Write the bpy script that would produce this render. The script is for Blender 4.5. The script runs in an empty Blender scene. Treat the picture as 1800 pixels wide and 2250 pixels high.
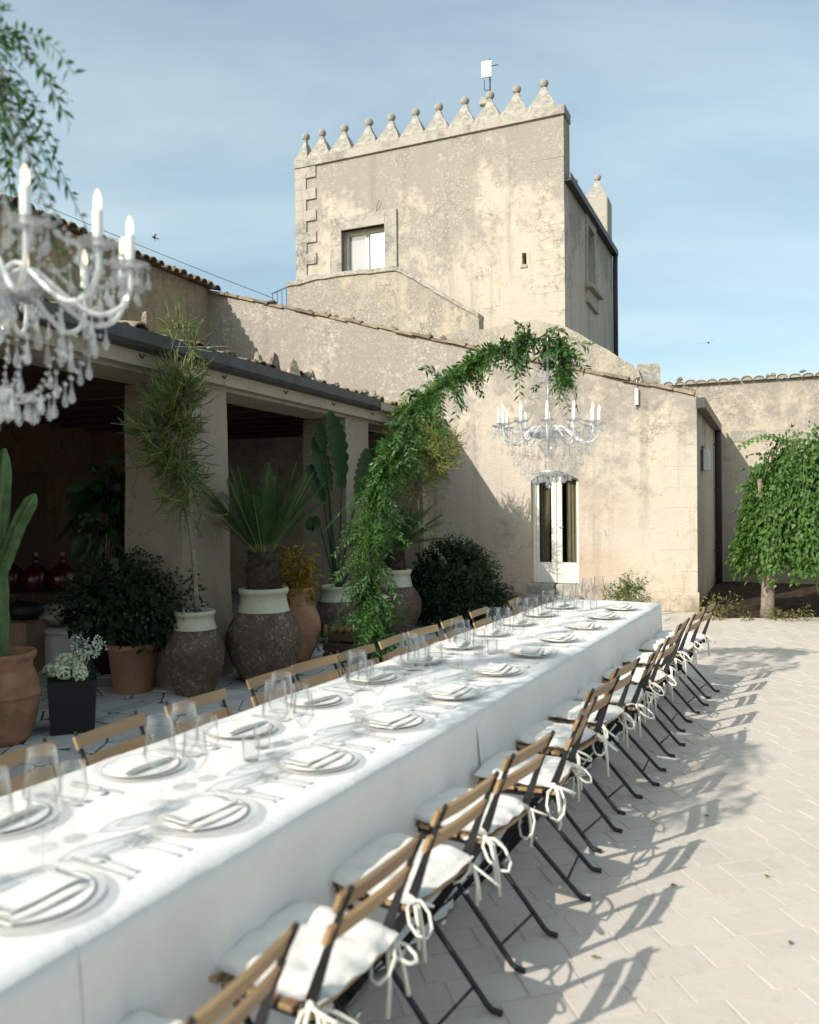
import bpy, math, random
import numpy as np
from mathutils import Vector, Matrix

random.seed(7)
rng = np.random.default_rng(7)
R = math.radians
scene = bpy.context.scene
col = scene.collection

# ------------------------------------------------------------------ camera
CAM_H = 1.70
F_PX, IW, IH = 1770.0, 1800.0, 2250.0
PITCH, ROLL = math.atan(20.0 / F_PX), -0.010
cam_data = bpy.data.cameras.new('camera')
cam = bpy.data.objects.new('camera', cam_data)
col.objects.link(cam)
cam_data.sensor_fit = 'VERTICAL'
cam_data.sensor_height = 36.0
cam_data.lens = F_PX / IH * 36.0
cam_data.clip_start = 0.05
cam_data.clip_end = 2000
CAM_M = Matrix.Translation((0, 0, CAM_H)) @ Matrix.Rotation(math.pi / 2 - PITCH, 4, 'X') @ Matrix.Rotation(ROLL, 4, 'Z')
cam.matrix_world = CAM_M
cam_data.dof.use_dof = True
cam_data.dof.focus_distance = 8.0
cam_data.dof.aperture_fstop = 2.0
scene.camera = cam

# ------------------------------------------------------------------ light
SUN_DIR = Vector((0.90, 0.85, -0.80)).normalized()          # the way the light travels
sun_el = math.asin(-SUN_DIR.z)
world = bpy.data.worlds.new('World')
scene.world = world
world.use_nodes = True
wn, wl = world.node_tree.nodes, world.node_tree.links
wn.clear()
w_out = wn.new('ShaderNodeOutputWorld')
w_bg = wn.new('ShaderNodeBackground')
w_sky = wn.new('ShaderNodeTexSky')
w_sky.sky_type = 'NISHITA'
w_sky.sun_disc = False
w_sky.sun_elevation = sun_el
w_sky.sun_rotation = math.atan2(-SUN_DIR.x, -SUN_DIR.y)
w_sky.air_density = 1.0
w_sky.dust_density = 2.2
w_sky.ozone_density = 1.0
w_tc = wn.new('ShaderNodeTexCoord')
w_sep = wn.new('ShaderNodeSeparateXYZ')
wl.new(w_tc.outputs['Generated'], w_sep.inputs[0])
w_z = wn.new('ShaderNodeMath'); w_z.operation = 'MAXIMUM'; w_z.inputs[1].default_value = 0.06
wl.new(w_sep.outputs['Z'], w_z.inputs[0])
w_za = wn.new('ShaderNodeMath'); w_za.operation = 'ADD'; w_za.inputs[1].default_value = 0.12
wl.new(w_z.outputs[0], w_za.inputs[0])
w_dx = wn.new('ShaderNodeMath'); w_dx.operation = 'DIVIDE'
w_dy = wn.new('ShaderNodeMath'); w_dy.operation = 'DIVIDE'
wl.new(w_sep.outputs['X'], w_dx.inputs[0]); wl.new(w_za.outputs[0], w_dx.inputs[1])
wl.new(w_sep.outputs['Y'], w_dy.inputs[0]); wl.new(w_za.outputs[0], w_dy.inputs[1])
w_cmb = wn.new('ShaderNodeCombineXYZ')
wl.new(w_dx.outputs[0], w_cmb.inputs[0]); wl.new(w_dy.outputs[0], w_cmb.inputs[1])
w_map = wn.new('ShaderNodeMapping')
w_map.inputs['Rotation'].default_value = (0, 0, R(-40))
w_map.inputs['Scale'].default_value = (0.55, 1.1, 1.0)
wl.new(w_cmb.outputs[0], w_map.inputs[0])
w_noi = wn.new('ShaderNodeTexNoise')
w_noi.inputs['Scale'].default_value = 1.5
w_noi.inputs['Detail'].default_value = 7
w_noi.inputs['Roughness'].default_value = 0.55
w_noi.inputs['Distortion'].default_value = 0.35
wl.new(w_map.outputs[0], w_noi.inputs['Vector'])
w_rmp = wn.new('ShaderNodeMapRange')
w_rmp.inputs['From Min'].default_value = 0.36
w_rmp.inputs['From Max'].default_value = 0.74
w_rmp.inputs['To Min'].default_value = 0.22
w_rmp.inputs['To Max'].default_value = 0.60
wl.new(w_noi.outputs['Fac'], w_rmp.inputs['Value'])
w_mix = wn.new('ShaderNodeMix'); w_mix.data_type = 'RGBA'
wl.new(w_rmp.outputs[0], w_mix.inputs['Factor'])
w_tint = wn.new('ShaderNodeMix'); w_tint.data_type = 'RGBA'; w_tint.blend_type = 'MULTIPLY'; w_tint.inputs['Factor'].default_value = 1.0
wl.new(w_sky.outputs[0], w_tint.inputs['A']); w_tint.inputs['B'].default_value = (.88, .955, .88, 1)      # white balance of the photograph
wl.new(w_tint.outputs['Result'], w_mix.inputs['A'])
w_mix.inputs['B'].default_value = (4.5, 5.5, 5.6, 1)              # thin cirrus veil, in the sky's own units
wl.new(w_mix.outputs['Result'], w_bg.inputs['Color'])
w_bg.inputs['Strength'].default_value = 0.135
wl.new(w_bg.outputs[0], w_out.inputs['Surface'])

sun_data = bpy.data.lights.new('sun', 'SUN')
sun_data.energy = 3.6
sun_data.angle = R(0.53)
sun_data.color = (1.0, 0.94, 0.84)
sun = bpy.data.objects.new('sun', sun_data)
col.objects.link(sun)
sun.rotation_euler = SUN_DIR.to_track_quat('-Z', 'Y').to_euler()
sun.location = (-8, -4, 12)

vs = scene.view_settings
scene.display_settings.display_device = 'sRGB'
vs.view_transform = 'Standard'
vs.look = 'None'
vs.exposure = 0.47
vs.gamma = 1.0
vs.use_curve_mapping = False
cy = scene.cycles
cy.use_denoising = True
cy.max_bounces = 10
cy.transparent_max_bounces = 24
cy.diffuse_bounces = 4
cy.glossy_bounces = 4
cy.transmission_bounces = 8
cy.caustics_reflective = False
cy.caustics_refractive = False
cy.sample_clamp_indirect = 6.0

# ------------------------------------------------------------------ pixel rays of the photograph (1800 x 2250)
def ray(px, py):
    d = Vector(((px - IW / 2) / F_PX, (IH / 2 - py) / F_PX, -1.0))
    return (CAM_M.to_3x3() @ d)
CAM_P = Vector((0, 0, CAM_H))
def at(px, py, Y):
    d = ray(px, py); return CAM_P + d * (Y / d.y)
def ground(px, py, z=0.0):
    d = ray(px, py); return CAM_P + d * ((z - CAM_H) / d.z)
class Frame:
    """origin on the ground plus a heading: local x right, y away, z up"""
    def __init__(s, x, y, deg, z=0.0):
        s.o = Vector((x, y, z)); s.rz = R(-deg)
        s.M = Matrix.Translation(s.o) @ Matrix.Rotation(s.rz, 4, 'Z'); s.I = s.M.inverted()
    def hit(s, px, py, axis, val):
        c = s.I @ CAM_P; d = s.I.to_3x3() @ ray(px, py)
        return c + d * ((val - c[axis]) / d[axis])
    def xz(s, px, py, y=0.0):
        p = s.hit(px, py, 1, y); return (p.x, p.z)
    def w(s, p): return s.M @ Vector(p)
    def l(s, p): return s.I @ Vector(p)

# ------------------------------------------------------------------ mesh kit
class MB:
    def __init__(s): s.v = []; s.f = []; s.sm = []; s.n = 0; s.mi = []
    def add(s, verts, faces, smooth=False, mi=0):
        o = s.n
        s.v.extend([tuple(p) for p in verts]); s.n += len(verts)
        for fc in faces:
            s.f.append(tuple(i + o for i in fc)); s.sm.append(smooth); s.mi.append(mi)
        return s
    def box(s, c, sz, M=None, top=None, mi=0):
        hx, hy, hz = sz[0] / 2, sz[1] / 2, sz[2] / 2
        t = top if top else 1.0
        vs_ = [Vector((sx * hx * (t if z > 0 else 1), sy * hy * (t if z > 0 else 1), z * hz)) for z in (-1, 1) for sx, sy in ((-1, -1), (1, -1), (1, 1), (-1, 1))]
        if M is not None: vs_ = [M @ p for p in vs_]
        vs_ = [p + Vector(c) for p in vs_]
        return s.add(vs_, [(3, 2, 1, 0), (4, 5, 6, 7), (0, 1, 5, 4), (1, 2, 6, 5), (2, 3, 7, 6), (3, 0, 4, 7)], mi=mi)
    def bbox(s, c, sz, b=0.004, M=None):
        """box with chamfered edges"""
        hx, hy, hz = sz[0] / 2, sz[1] / 2, sz[2] / 2
        b = min(b, hx * .9, hy * .9, hz * .9)
        vv = []; idx = {}
        for sx in (-1, 1):
            for sy in (-1, 1):
                for sz_ in (-1, 1):
                    for k in range(3):
                        p = [sx * hx, sy * hy, sz_ * hz]
                        for a in range(3):
                            if a != k: p[a] -= (sx, sy, sz_)[a] * b
                        idx[(sx, sy, sz_, k)] = len(vv); vv.append(Vector(p))
        ff = []
        S_ = (-1, 1)
        for k in range(3):
            a, c2 = [q for q in range(3) if q != k]
            for sg in S_:
                q = []
                for (u, v_) in ((-1, -1), (1, -1), (1, 1), (-1, 1)):
                    t = [0, 0, 0]; t[k] = sg; t[a] = u; t[c2] = v_
                    q.append(idx[(t[0], t[1], t[2], k)])
                ff.append(tuple(q))
        for k in range(3):                      # edges along axis k
            a, c2 = [q for q in range(3) if q != k]
            for u in S_:
                for v_ in S_:
                    t0 = [0, 0, 0]; t0[k] = -1; t0[a] = u; t0[c2] = v_
                    t1 = list(t0); t1[k] = 1
                    ff.append((idx[(*t0, a)], idx[(*t1, a)], idx[(*t1, c2)], idx[(*t0, c2)]))
        for sx in S_:
            for sy in S_:
                for sz_ in S_: ff.append(tuple(idx[(sx, sy, sz_, k)] for k in range(3)))
        if M is not None: vv = [M @ p for p in vv]
        return s.add([p + Vector(c) for p in vv], ff)
    def tube(s, pts, r, n=6, cap=True, smooth=True, flat=None):
        P = [Vector(p) for p in pts]; m = len(P)
        rr = r if isinstance(r, (list, tuple)) else [r] * m
        T = []
        for i in range(m):
            t = (P[min(i + 1, m - 1)] - P[max(i - 1, 0)])
            T.append(t.normalized() if t.length > 1e-9 else Vector((0, 0, 1)))
        a = Vector((0, 0, 1)) if abs(T[0].z) < 0.9 else Vector((1, 0, 0))
        N = T[0].cross(a).normalized()
        vv = []
        for i in range(m):
            N = (N - T[i] * N.dot(T[i]))
            N = N.normalized() if N.length > 1e-6 else T[i].orthogonal().normalized()
            B = T[i].cross(N)
            for k in range(n):
                an = 2 * math.pi * k / n
                vv.append(P[i] + (N * math.cos(an) + B * math.sin(an)) * rr[i])
        ff = []
        for i in range(m - 1):
            for k in range(n):
                k2 = (k + 1) % n
                ff.append((i * n + k, i * n + k2, (i + 1) * n + k2, (i + 1) * n + k))
        s.add(vv, ff, smooth)
        if cap:
            o = s.n - len(vv)
            s.f.append(tuple(o + k for k in reversed(range(n)))); s.sm.append(False); s.mi.append(0)
            s.f.append(tuple(o + (m - 1) * n + k for k in range(n))); s.sm.append(False); s.mi.append(0)
        return s
    def strap(s, pts, w, t, wdir):
        """flat bar along pts: width w (scalar or list) along wdir, thickness t"""
        P = [Vector(p) for p in pts]; m = len(P); wd = Vector(wdir).normalized()
        ww = w if isinstance(w, (list, tuple)) else [w] * m
        vv = []
        for i in range(m):
            T = (P[min(i + 1, m - 1)] - P[max(i - 1, 0)]).normalized()
            nn = T.cross(wd).normalized()
            w2 = nn.cross(T).normalized()
            for a, b in ((-1, -1), (1, -1), (1, 1), (-1, 1)):
                vv.append(P[i] + w2 * a * ww[i] / 2 + nn * b * t / 2)
        ff = [(3, 2, 1, 0), tuple((m - 1) * 4 + k for k in range(4))]
        for i in range(m - 1):
            for k in range(4):
                k2 = (k + 1) % 4
                ff.append((i * 4 + k, i * 4 + k2, (i + 1) * 4 + k2, (i + 1) * 4 + k))
        return s.add(vv, ff)
    def lathe(s, prof, n=20, c=(0, 0, 0), smooth=True, close=False, wob=0.0):
        m = len(prof); vv = []; c = Vector(c)
        ph = random.random() * 6
        for (r, z) in prof:
            for k in range(n):
                an = 2 * math.pi * k / n
                q = r * (1 + wob * math.sin(2 * an + ph + z * 4) + wob * .6 * math.sin(3 * an - ph + z * 9))
                vv.append(c + Vector((q * math.cos(an), q * math.sin(an), z)))
        ff = []
        for i in range(m - 1):
            for k in range(n):
                k2 = (k + 1) % n
                ff.append((i * n + k, i * n + k2, (i + 1) * n + k2, (i + 1) * n + k))
        if prof[0][0] > 1e-5 and close: ff.append(tuple(reversed(range(n))))
        if prof[-1][0] > 1e-5 and close: ff.append(tuple((m - 1) * n + k for k in range(n)))
        return s.add(vv, ff, smooth)
    def prism(s, poly, y0, y1, mi=0):
        """polygon of (x, z) extruded from y0 to y1"""
        n = len(poly)
        vv = [Vector((x, y0, z)) for x, z in poly] + [Vector((x, y1, z)) for x, z in poly]
        ar = sum(poly[i][0] * poly[(i + 1) % n][1] - poly[(i + 1) % n][0] * poly[i][1] for i in range(n))
        A = tuple(range(n)); B = tuple(reversed(range(n, 2 * n)))
        if ar < 0: A, B = tuple(reversed(A)), tuple(reversed(B))
        ff = [A, B]
        for i in range(n):
            j = (i + 1) % n
            ff.append((j, i, i + n, j + n) if ar > 0 else (i, j, j + n, i + n))
        return s.add(vv, ff, mi=mi)
    def prismz(s, poly, z0, z1, inset=0.0):
        n = len(poly)
        cx = sum(p[0] for p in poly) / n; cy_ = sum(p[1] for p in poly) / n
        top = [(x + (cx - x) * inset, y + (cy_ - y) * inset) for x, y in poly]
        vv = [Vector((x, y, z0)) for x, y in poly] + [Vector((x, y, z1)) for x, y in top]
        ff = [tuple(reversed(range(n))), tuple(range(n, 2 * n))]
        for i in range(n):
            j = (i + 1) % n; ff.append((i, j, j + n, i + n))
        return s.add(vv, ff)
    def ball(s, c, r, n=8, m=6, sx=1, sy=1, sz=1, lump=0.0):
        c = Vector(c); vv = [c + Vector((0, 0, -r * sz))]
        for i in range(1, m):
            th = math.pi * i / m - math.pi / 2
            for k in range(n):
                an = 2 * math.pi * k / n
                q = r * (1 + lump * (random.random() - .5) * 2)
                vv.append(c + Vector((q * sx * math.cos(th) * math.cos(an), q * sy * math.cos(th) * math.sin(an), q * sz * math.sin(th))))
        vv.append(c + Vector((0, 0, r * sz)))
        ff = [(0, 1 + (k + 1) % n, 1 + k) for k in range(n)]
        for i in range(m - 2):
            for k in range(n):
                a = 1 + i * n; k2 = (k + 1) % n
                ff.append((a + k, a + k2, a + n + k2, a + n + k))
        last = len(vv) - 1; a = 1 + (m - 2) * n
        ff += [(a + k, a + (k + 1) % n, last) for k in range(n)]
        return s.add(vv, ff, True)
    def xf(s, M, start=0):
        for i in range(start, s.n): s.v[i] = tuple(M @ Vector(s.v[i]))
        return s
    def mesh(s, name, mats):
        me = bpy.data.meshes.new(name)
        me.from_pydata(s.v, [], s.f)
        ms = mats if isinstance(mats, (list, tuple)) else [mats]
        for m in ms: me.materials.append(m)
        me.polygons.foreach_set('use_smooth', s.sm)
        if len(ms) > 1: me.polygons.foreach_set('material_index', s.mi)
        me.update()
        return me
    def build(s, name, mats, parent=None, loc=None, label=None):
        return obj(name, s.mesh(name, mats), parent, loc, label)

def obj(name, me, parent=None, loc=None, label=None):
    o = bpy.data.objects.new(name, me); col.objects.link(o)
    if parent is not None: o.parent = parent
    if loc is not None: o.location = loc
    if label: o['label'] = label
    return o
def np_mesh(name, V, Fq, mat, smooth=False):
    """fast mesh from numpy arrays: V (n,3), Fq (m,k)"""
    me = bpy.data.meshes.new(name)
    V = np.asarray(V, dtype=np.float32); Fq = np.asarray(Fq, dtype=np.int32)
    m, k = Fq.shape
    me.vertices.add(len(V)); me.vertices.foreach_set('co', V.ravel())
    me.loops.add(m * k); me.loops.foreach_set('vertex_index', Fq.ravel())
    me.polygons.add(m)
    me.polygons.foreach_set('loop_start', np.arange(0, m * k, k, dtype=np.int32))
    me.polygons.foreach_set('loop_total', np.full(m, k, dtype=np.int32))
    if smooth: me.polygons.foreach_set('use_smooth', np.ones(m, dtype=bool))
    for q in (mat if isinstance(mat, (list, tuple)) else [mat]): me.materials.append(q)
    me.update(calc_edges=True); me.validate()
    return me
def tag(o, label, cat, group=None):
    o['label'] = label; o['category'] = cat
    if group: o['group'] = group
    return o
def thing(name, label, cat, loc=(0, 0, 0), rz=0.0, group=None):
    o = bpy.data.objects.new(name, None); col.objects.link(o)
    o.empty_display_size = 0.1
    o.location = loc; o.rotation_euler = (0, 0, rz)
    return tag(o, label, cat, group)
def thing_fr(name, label, cat, fr, group=None):
    return thing(name, label, cat, fr.o, fr.rz, group)
def struct(o): o['kind'] = 'structure'; return o
def stuff(o): o['kind'] = 'stuff'; return o
def dup(root, loc, rz=None, label=None, group=None, name=None):
    """copy of a thing with its parts and sub-parts, sharing meshes"""
    def cp(o, par):
        c = o.copy(); col.objects.link(c)
        if par is not None: c.parent = par
        for ch in kids.get(o.name, []): cp(ch, c)
        return c
    kids = {}
    def walk(o):
        kids[o.name] = list(o.children)
        for ch in o.children: walk(ch)
    walk(root)
    r = cp(root, None)
    r.location = loc
    if rz is not None: r.rotation_euler = (0, 0, rz)
    if label: r['label'] = label
    if group: r['group'] = group
    return r
ORD = ['first', 'second', 'third', 'fourth', 'fifth', 'sixth', 'seventh', 'eighth', 'ninth', 'tenth', 'eleventh', 'twelfth', 'thirteenth', 'fourteenth', 'fifteenth', 'sixteenth']

def leaf_arrays(C, D, N, L, W, fold=0.25, droop=0.0):
    """C base points, D axis, N face normal (all n,3), L W lengths: six-vertex folded leaves as 4 triangles"""
    C = np.asarray(C, float); n = len(C)
    D = D / (np.linalg.norm(D, axis=1, keepdims=True) + 1e-9)
    S = np.cross(D, N); S /= (np.linalg.norm(S, axis=1, keepdims=True) + 1e-9)
    U = np.cross(S, D)
    L = np.broadcast_to(np.asarray(L, float), (n,))[:, None]; W = np.broadcast_to(np.asarray(W, float), (n,))[:, None]
    dz = np.array([[0, 0, -1.0]])
    mid = C + D * L * .48 + dz * droop * L * .25
    tip = C + D * L + dz * droop * L
    a = mid + S * W * .5 + U * W * fold
    b = mid - S * W * .5 + U * W * fold
    V = np.stack([C, a, tip, b, mid], axis=1).reshape(-1, 3)
    o = (np.arange(n) * 5)[:, None]
    F = np.concatenate([o + np.array([[0, 1, 4]]), o + np.array([[1, 2, 4]]), o + np.array([[2, 3, 4]]), o + np.array([[3, 0, 4]])], axis=0)
    return V, F
def rand_dirs(n, up=0.0):
    v = rng.normal(size=(n, 3)); v[:, 2] += up
    return v / np.linalg.norm(v, axis=1, keepdims=True)
def cat_arrays(lst):
    Vs, Fs, o = [], [], 0
    for V, F in lst:
        Vs.append(V); Fs.append(F + o); o += len(V)
    return np.concatenate(Vs), np.concatenate(Fs)
def stick_arrays(A, B, ra, rb, n=3):
    """thin sticks from A to B (m,3) as n-sided tapered tubes"""
    A = np.asarray(A, float); B = np.asarray(B, float); m = len(A)
    D = B - A; D /= (np.linalg.norm(D, axis=1, keepdims=True) + 1e-9)
    ref = np.where(np.abs(D[:, 2:3]) < .9, np.array([[0, 0, 1.0]]), np.array([[1.0, 0, 0]]))
    N = np.cross(D, ref); N /= np.linalg.norm(N, axis=1, keepdims=True); Bn = np.cross(D, N)
    ra = np.broadcast_to(np.asarray(ra, float), (m,))[:, None]; rb = np.broadcast_to(np.asarray(rb, float), (m,))[:, None]
    ring = []
    for P, r in ((A, ra), (B, rb)):
        for k in range(n):
            an = 2 * math.pi * k / n
            ring.append(P + (N * math.cos(an) + Bn * math.sin(an)) * r)
    V = np.stack(ring, axis=1).reshape(-1, 3)
    o = (np.arange(m) * 2 * n)[:, None]
    F = np.concatenate([o + np.array([[k, (k + 1) % n, n + (k + 1) % n, n + k]]) for k in range(n)], axis=0)
    return V, F
# ------------------------------------------------------------------ materials
def new_mat(name):
    m = bpy.data.materials.new(name); m.use_nodes = True
    nt = m.node_tree; nt.nodes.clear()
    out = nt.nodes.new('ShaderNodeOutputMaterial')
    return m, nt, out
def N_(nt, typ, **kw):
    n = nt.nodes.new(typ)
    for k, v in kw.items():
        if k in n.inputs: n.inputs[k].default_value = v
        else: setattr(n, k, v)
    return n
def noise(nt, vec, scale, detail=4, rough=.55, dist=0.0):
    n = N_(nt, 'ShaderNodeTexNoise', Scale=scale, Detail=detail, Roughness=rough, Distortion=dist)
    nt.links.new(vec, n.inputs['Vector']); return n.outputs['Fac']
def ramp(nt, fac, lo, hi, a=0.0, b=1.0):
    n = N_(nt, 'ShaderNodeMapRange'); n.inputs['From Min'].default_value = lo; n.inputs['From Max'].default_value = hi
    n.inputs['To Min'].default_value = a; n.inputs['To Max'].default_value = b
    nt.links.new(fac, n.inputs['Value']); return n.outputs[0]
def mixc(nt, fac, a, b, blend='MIX'):
    n = nt.nodes.new('ShaderNodeMix'); n.data_type = 'RGBA'; n.blend_type = blend
    for key, v in (('Factor', fac), ('A', a), ('B', b)):
        if isinstance(v, (int, float)): n.inputs[key].default_value = v
        elif isinstance(v, tuple): n.inputs[key].default_value = (*v[:3], 1)
        else: nt.links.new(v, n.inputs[key])
    return n.outputs['Result']
def mth(nt, op, a, b=None):
    n = nt.nodes.new('ShaderNodeMath'); n.operation = op
    for i, v in enumerate((a, b)):
        if v is None: continue
        if isinstance(v, (int, float)): n.inputs[i].default_value = v
        else: nt.links.new(v, n.inputs[i])
    return n.outputs[0]
def coords(nt, kind='Object'):
    return nt.nodes.new('ShaderNodeTexCoord').outputs[kind]
def bump(nt, h, strength=.3, dist=.01):
    n = N_(nt, 'ShaderNodeBump', Strength=strength, Distance=dist)
    nt.links.new(h, n.inputs['Height']); return n.outputs[0]
def finish(nt, out, colr, rough=.8, nrm=None, metallic=0.0, spec=.3, **kw):
    b = N_(nt, 'ShaderNodeBsdfPrincipled', Metallic=metallic)
    b.inputs['Specular IOR Level'].default_value = spec
    for k, v in kw.items(): b.inputs[k].default_value = v
    if isinstance(colr, tuple): b.inputs['Base Color'].default_value = (*colr[:3], 1)
    else: nt.links.new(colr, b.inputs['Base Color'])
    if isinstance(rough, (int, float)): b.inputs['Roughness'].default_value = rough
    else: nt.links.new(rough, b.inputs['Roughness'])
    if nrm is not None: nt.links.new(nrm, b.inputs['Normal'])
    nt.links.new(b.outputs[0], out.inputs[0]); return b
def piece_rand(nt):
    """random number of each piece, whether it is an object or an island of a joined mesh"""
    g = nt.nodes.new('ShaderNodeNewGeometry'); o = nt.nodes.new('ShaderNodeObjectInfo')
    return mth(nt, 'FRACT', mth(nt, 'ADD', g.outputs['Random Per Island'], o.outputs['Random']))

def plain(name, c, rough=.6, var=.12, scale=20, bmp=.15, bdist=.004, metallic=0., spec=.35, piece=0.0, **kw):
    m, nt, out = new_mat(name)
    v = coords(nt)
    n1 = noise(nt, v, scale, 5)
    dark = tuple(x * (1 - var * 1.6) for x in c); lite = tuple(min(1, x * (1 + var)) for x in c)
    cc = mixc(nt, ramp(nt, n1, .3, .7), dark, lite)
    if piece:
        pr = piece_rand(nt)
        cc = mixc(nt, 1.0, cc, mixc(nt, pr, (1 - piece,) * 3, (1 + piece * .6,) * 3), 'MULTIPLY')
    n2 = noise(nt, v, scale * 4, 3)
    finish(nt, out, cc, ramp(nt, n1, .2, .8, max(.02, rough - .1), min(1, rough + .1)), bump(nt, n2, bmp, bdist), metallic, spec, **kw)
    return m

def plaster(name, base, grey, yellow, spots=.5, greyamt=.5, top_z=None, pits=.5, dirt=None, seed=0.0, rough_scale=1.0, spot_x=None, ochre=None):
    """weathered lime plaster: tan ground, ochre patches, grey lichen clouds, pale specks, dark pits"""
    m, nt, out = new_mat(name)
    mp = N_(nt, 'ShaderNodeMapping'); mp.inputs['Location'].default_value = (seed * 3.1, seed * 1.7, seed)
    nt.links.new(coords(nt), mp.inputs[0]); v = mp.outputs[0]
    def shifted(k):
        q = N_(nt, 'ShaderNodeMapping'); q.inputs['Location'].default_value = (k * 7.3, k * 2.9, k * 5.1); nt.links.new(v, q.inputs[0]); return q.outputs[0]
    big = noise(nt, v, .42, 9, .66, .5)
    cloud = noise(nt, shifted(1), 1.05, 8, .66, .6)
    med = noise(nt, shifted(2), 2.6, 7, .62, .3)
    fine = noise(nt, shifted(3), 11, 7, .68)
    speck = noise(nt, shifted(4), 30 * rough_scale, 3, .6)
    speck2 = noise(nt, shifted(5), 17 * rough_scale, 4, .65)
    vfine = noise(nt, v, 70, 3, .6)
    c = mixc(nt, ramp(nt, cloud, .42, .58), base, yellow)
    c = mixc(nt, ramp(nt, med, .52, .72, 0, .45), c, tuple(min(1, x * 1.16) for x in base))
    wear = mth(nt, 'ADD', mth(nt, 'MULTIPLY', big, .55), mth(nt, 'ADD', mth(nt, 'MULTIPLY', med, .25), mth(nt, 'MULTIPLY', fine, .20)))
    if top_z is not None:                                   # lichen grows thicker towards the exposed top
        sp = nt.nodes.new('ShaderNodeSeparateXYZ'); nt.links.new(coords(nt), sp.inputs[0])
        wear = mth(nt, 'ADD', wear, ramp(nt, sp.outputs['Z'], top_z[0], top_z[1], -.09, .09))
    g = ramp(nt, wear, .555 - .11 * greyamt, .615 - .09 * greyamt)
    c = mixc(nt, mth(nt, 'MULTIPLY', g, .85), c, grey)
    g2 = ramp(nt, mth(nt, 'ADD', mth(nt, 'MULTIPLY', cloud, .5), mth(nt, 'MULTIPLY', fine, .5)), .54, .66)
    c = mixc(nt, mth(nt, 'MULTIPLY', g2, .6 * greyamt + .15), c, tuple(x * .70 for x in grey))
    mp2 = N_(nt, 'ShaderNodeMapping'); mp2.inputs['Scale'].default_value = (2.4, 2.4, .22)
    nt.links.new(v, mp2.inputs[0])
    st = noise(nt, mp2.outputs[0], 1.5, 7, .66)
    c = mixc(nt, ramp(nt, st, .54, .68, 0, .5), c, tuple(x * .66 for x in grey))
    smask = ramp(nt, mth(nt, 'ADD', mth(nt, 'MULTIPLY', cloud, .55), mth(nt, 'MULTIPLY', big, .45)), .44, .56, .12, 1)
    if spot_x is not None:                                  # exposed aggregate on one end of the wall
        sq = nt.nodes.new('ShaderNodeSeparateXYZ'); nt.links.new(coords(nt), sq.inputs[0])
        xx = mth(nt, 'ADD', sq.outputs['X'], mth(nt, 'MULTIPLY', mth(nt, 'SUBTRACT', med, .5), 5.0))
        smask = mth(nt, 'MULTIPLY', smask, ramp(nt, xx, spot_x[0], spot_x[1], .1, 1))
    if ochre is not None:                                   # damp ochre bloom low on the wall
        so = nt.nodes.new('ShaderNodeSeparateXYZ'); nt.links.new(coords(nt), so.inputs[0])
        zz = mth(nt, 'ADD', so.outputs['Z'], mth(nt, 'MULTIPLY', mth(nt, 'SUBTRACT', cloud, .5), 4.0))
        oc = mth(nt, 'MULTIPLY', ramp(nt, zz, 2.2, .9), ramp(nt, big, .44, .58))
        c = mixc(nt, mth(nt, 'MULTIPLY', oc, .5), c, ochre)
    crust = mth(nt, 'MULTIPLY', ramp(nt, speck, .56, .64), ramp(nt, wear, .56 - .14 * spots, .64 - .12 * spots))
    c = mixc(nt, mth(nt, 'MULTIPLY', mth(nt, 'MULTIPLY', crust, smask), .72 * spots), c, (.70, .66, .58))
    crust2 = mth(nt, 'MULTIPLY', ramp(nt, speck2, .55, .62), ramp(nt, wear, .50 - .10 * spots, .58 - .10 * spots))
    c = mixc(nt, mth(nt, 'MULTIPLY', mth(nt, 'MULTIPLY', crust2, smask), .75 * spots), c, (.64, .60, .53))
    pit = mth(nt, 'MULTIPLY', ramp(nt, speck2, .36, .29), ramp(nt, big, .40, .56))
    c = mixc(nt, mth(nt, 'MULTIPLY', pit, .75 * pits), c, tuple(x * .42 for x in grey))
    c = mixc(nt, ramp(nt, fine, .25, .75, .22, 0), c, tuple(x * .70 for x in base))
    c = mixc(nt, ramp(nt, vfine, .25, .75, 0, .18), c, tuple(x * .7 for x in base))
    vc = N_(nt, 'ShaderNodeTexVoronoi', Scale=.75); vc.feature = 'DISTANCE_TO_EDGE'
    vd = nt.nodes.new('ShaderNodeVectorMath'); vd.operation = 'ADD'
    nz = N_(nt, 'ShaderNodeTexNoise', Scale=2.2, Detail=6, Roughness=.65); nt.links.new(v, nz.inputs['Vector'])
    vs2 = nt.nodes.new('ShaderNodeVectorMath'); vs2.operation = 'SCALE'; vs2.inputs['Scale'].default_value = .9
    nt.links.new(nz.outputs['Color'], vs2.inputs[0]); nt.links.new(v, vd.inputs[0]); nt.links.new(vs2.outputs[0], vd.inputs[1]); nt.links.new(vd.outputs[0], vc.inputs['Vector'])
    crack = mth(nt, 'MULTIPLY', ramp(nt, vc.outputs['Distance'], .012, .002), ramp(nt, cloud, .50, .56))
    c = mixc(nt, mth(nt, 'MULTIPLY', crack, .55), c, tuple(x * .5 for x in grey))
    if dirt is not None:
        sp = nt.nodes.new('ShaderNodeSeparateXYZ'); nt.links.new(coords(nt), sp.inputs[0])
        dm = mth(nt, 'ADD', sp.outputs['Z'], mth(nt, 'MULTIPLY', mth(nt, 'SUBTRACT', med, .5), 1.6))
        c = mixc(nt, ramp(nt, dm, dirt, 0.0, 0, .7), c, (.17, .135, .09))
    h = mth(nt, 'ADD', mth(nt, 'MULTIPLY', fine, .55), mth(nt, 'ADD', mth(nt, 'MULTIPLY', speck2, .30), mth(nt, 'MULTIPLY', speck, .18)))
    finish(nt, out, c, .92, bump(nt, h, .8, .03), spec=.1)
    return m

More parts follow.
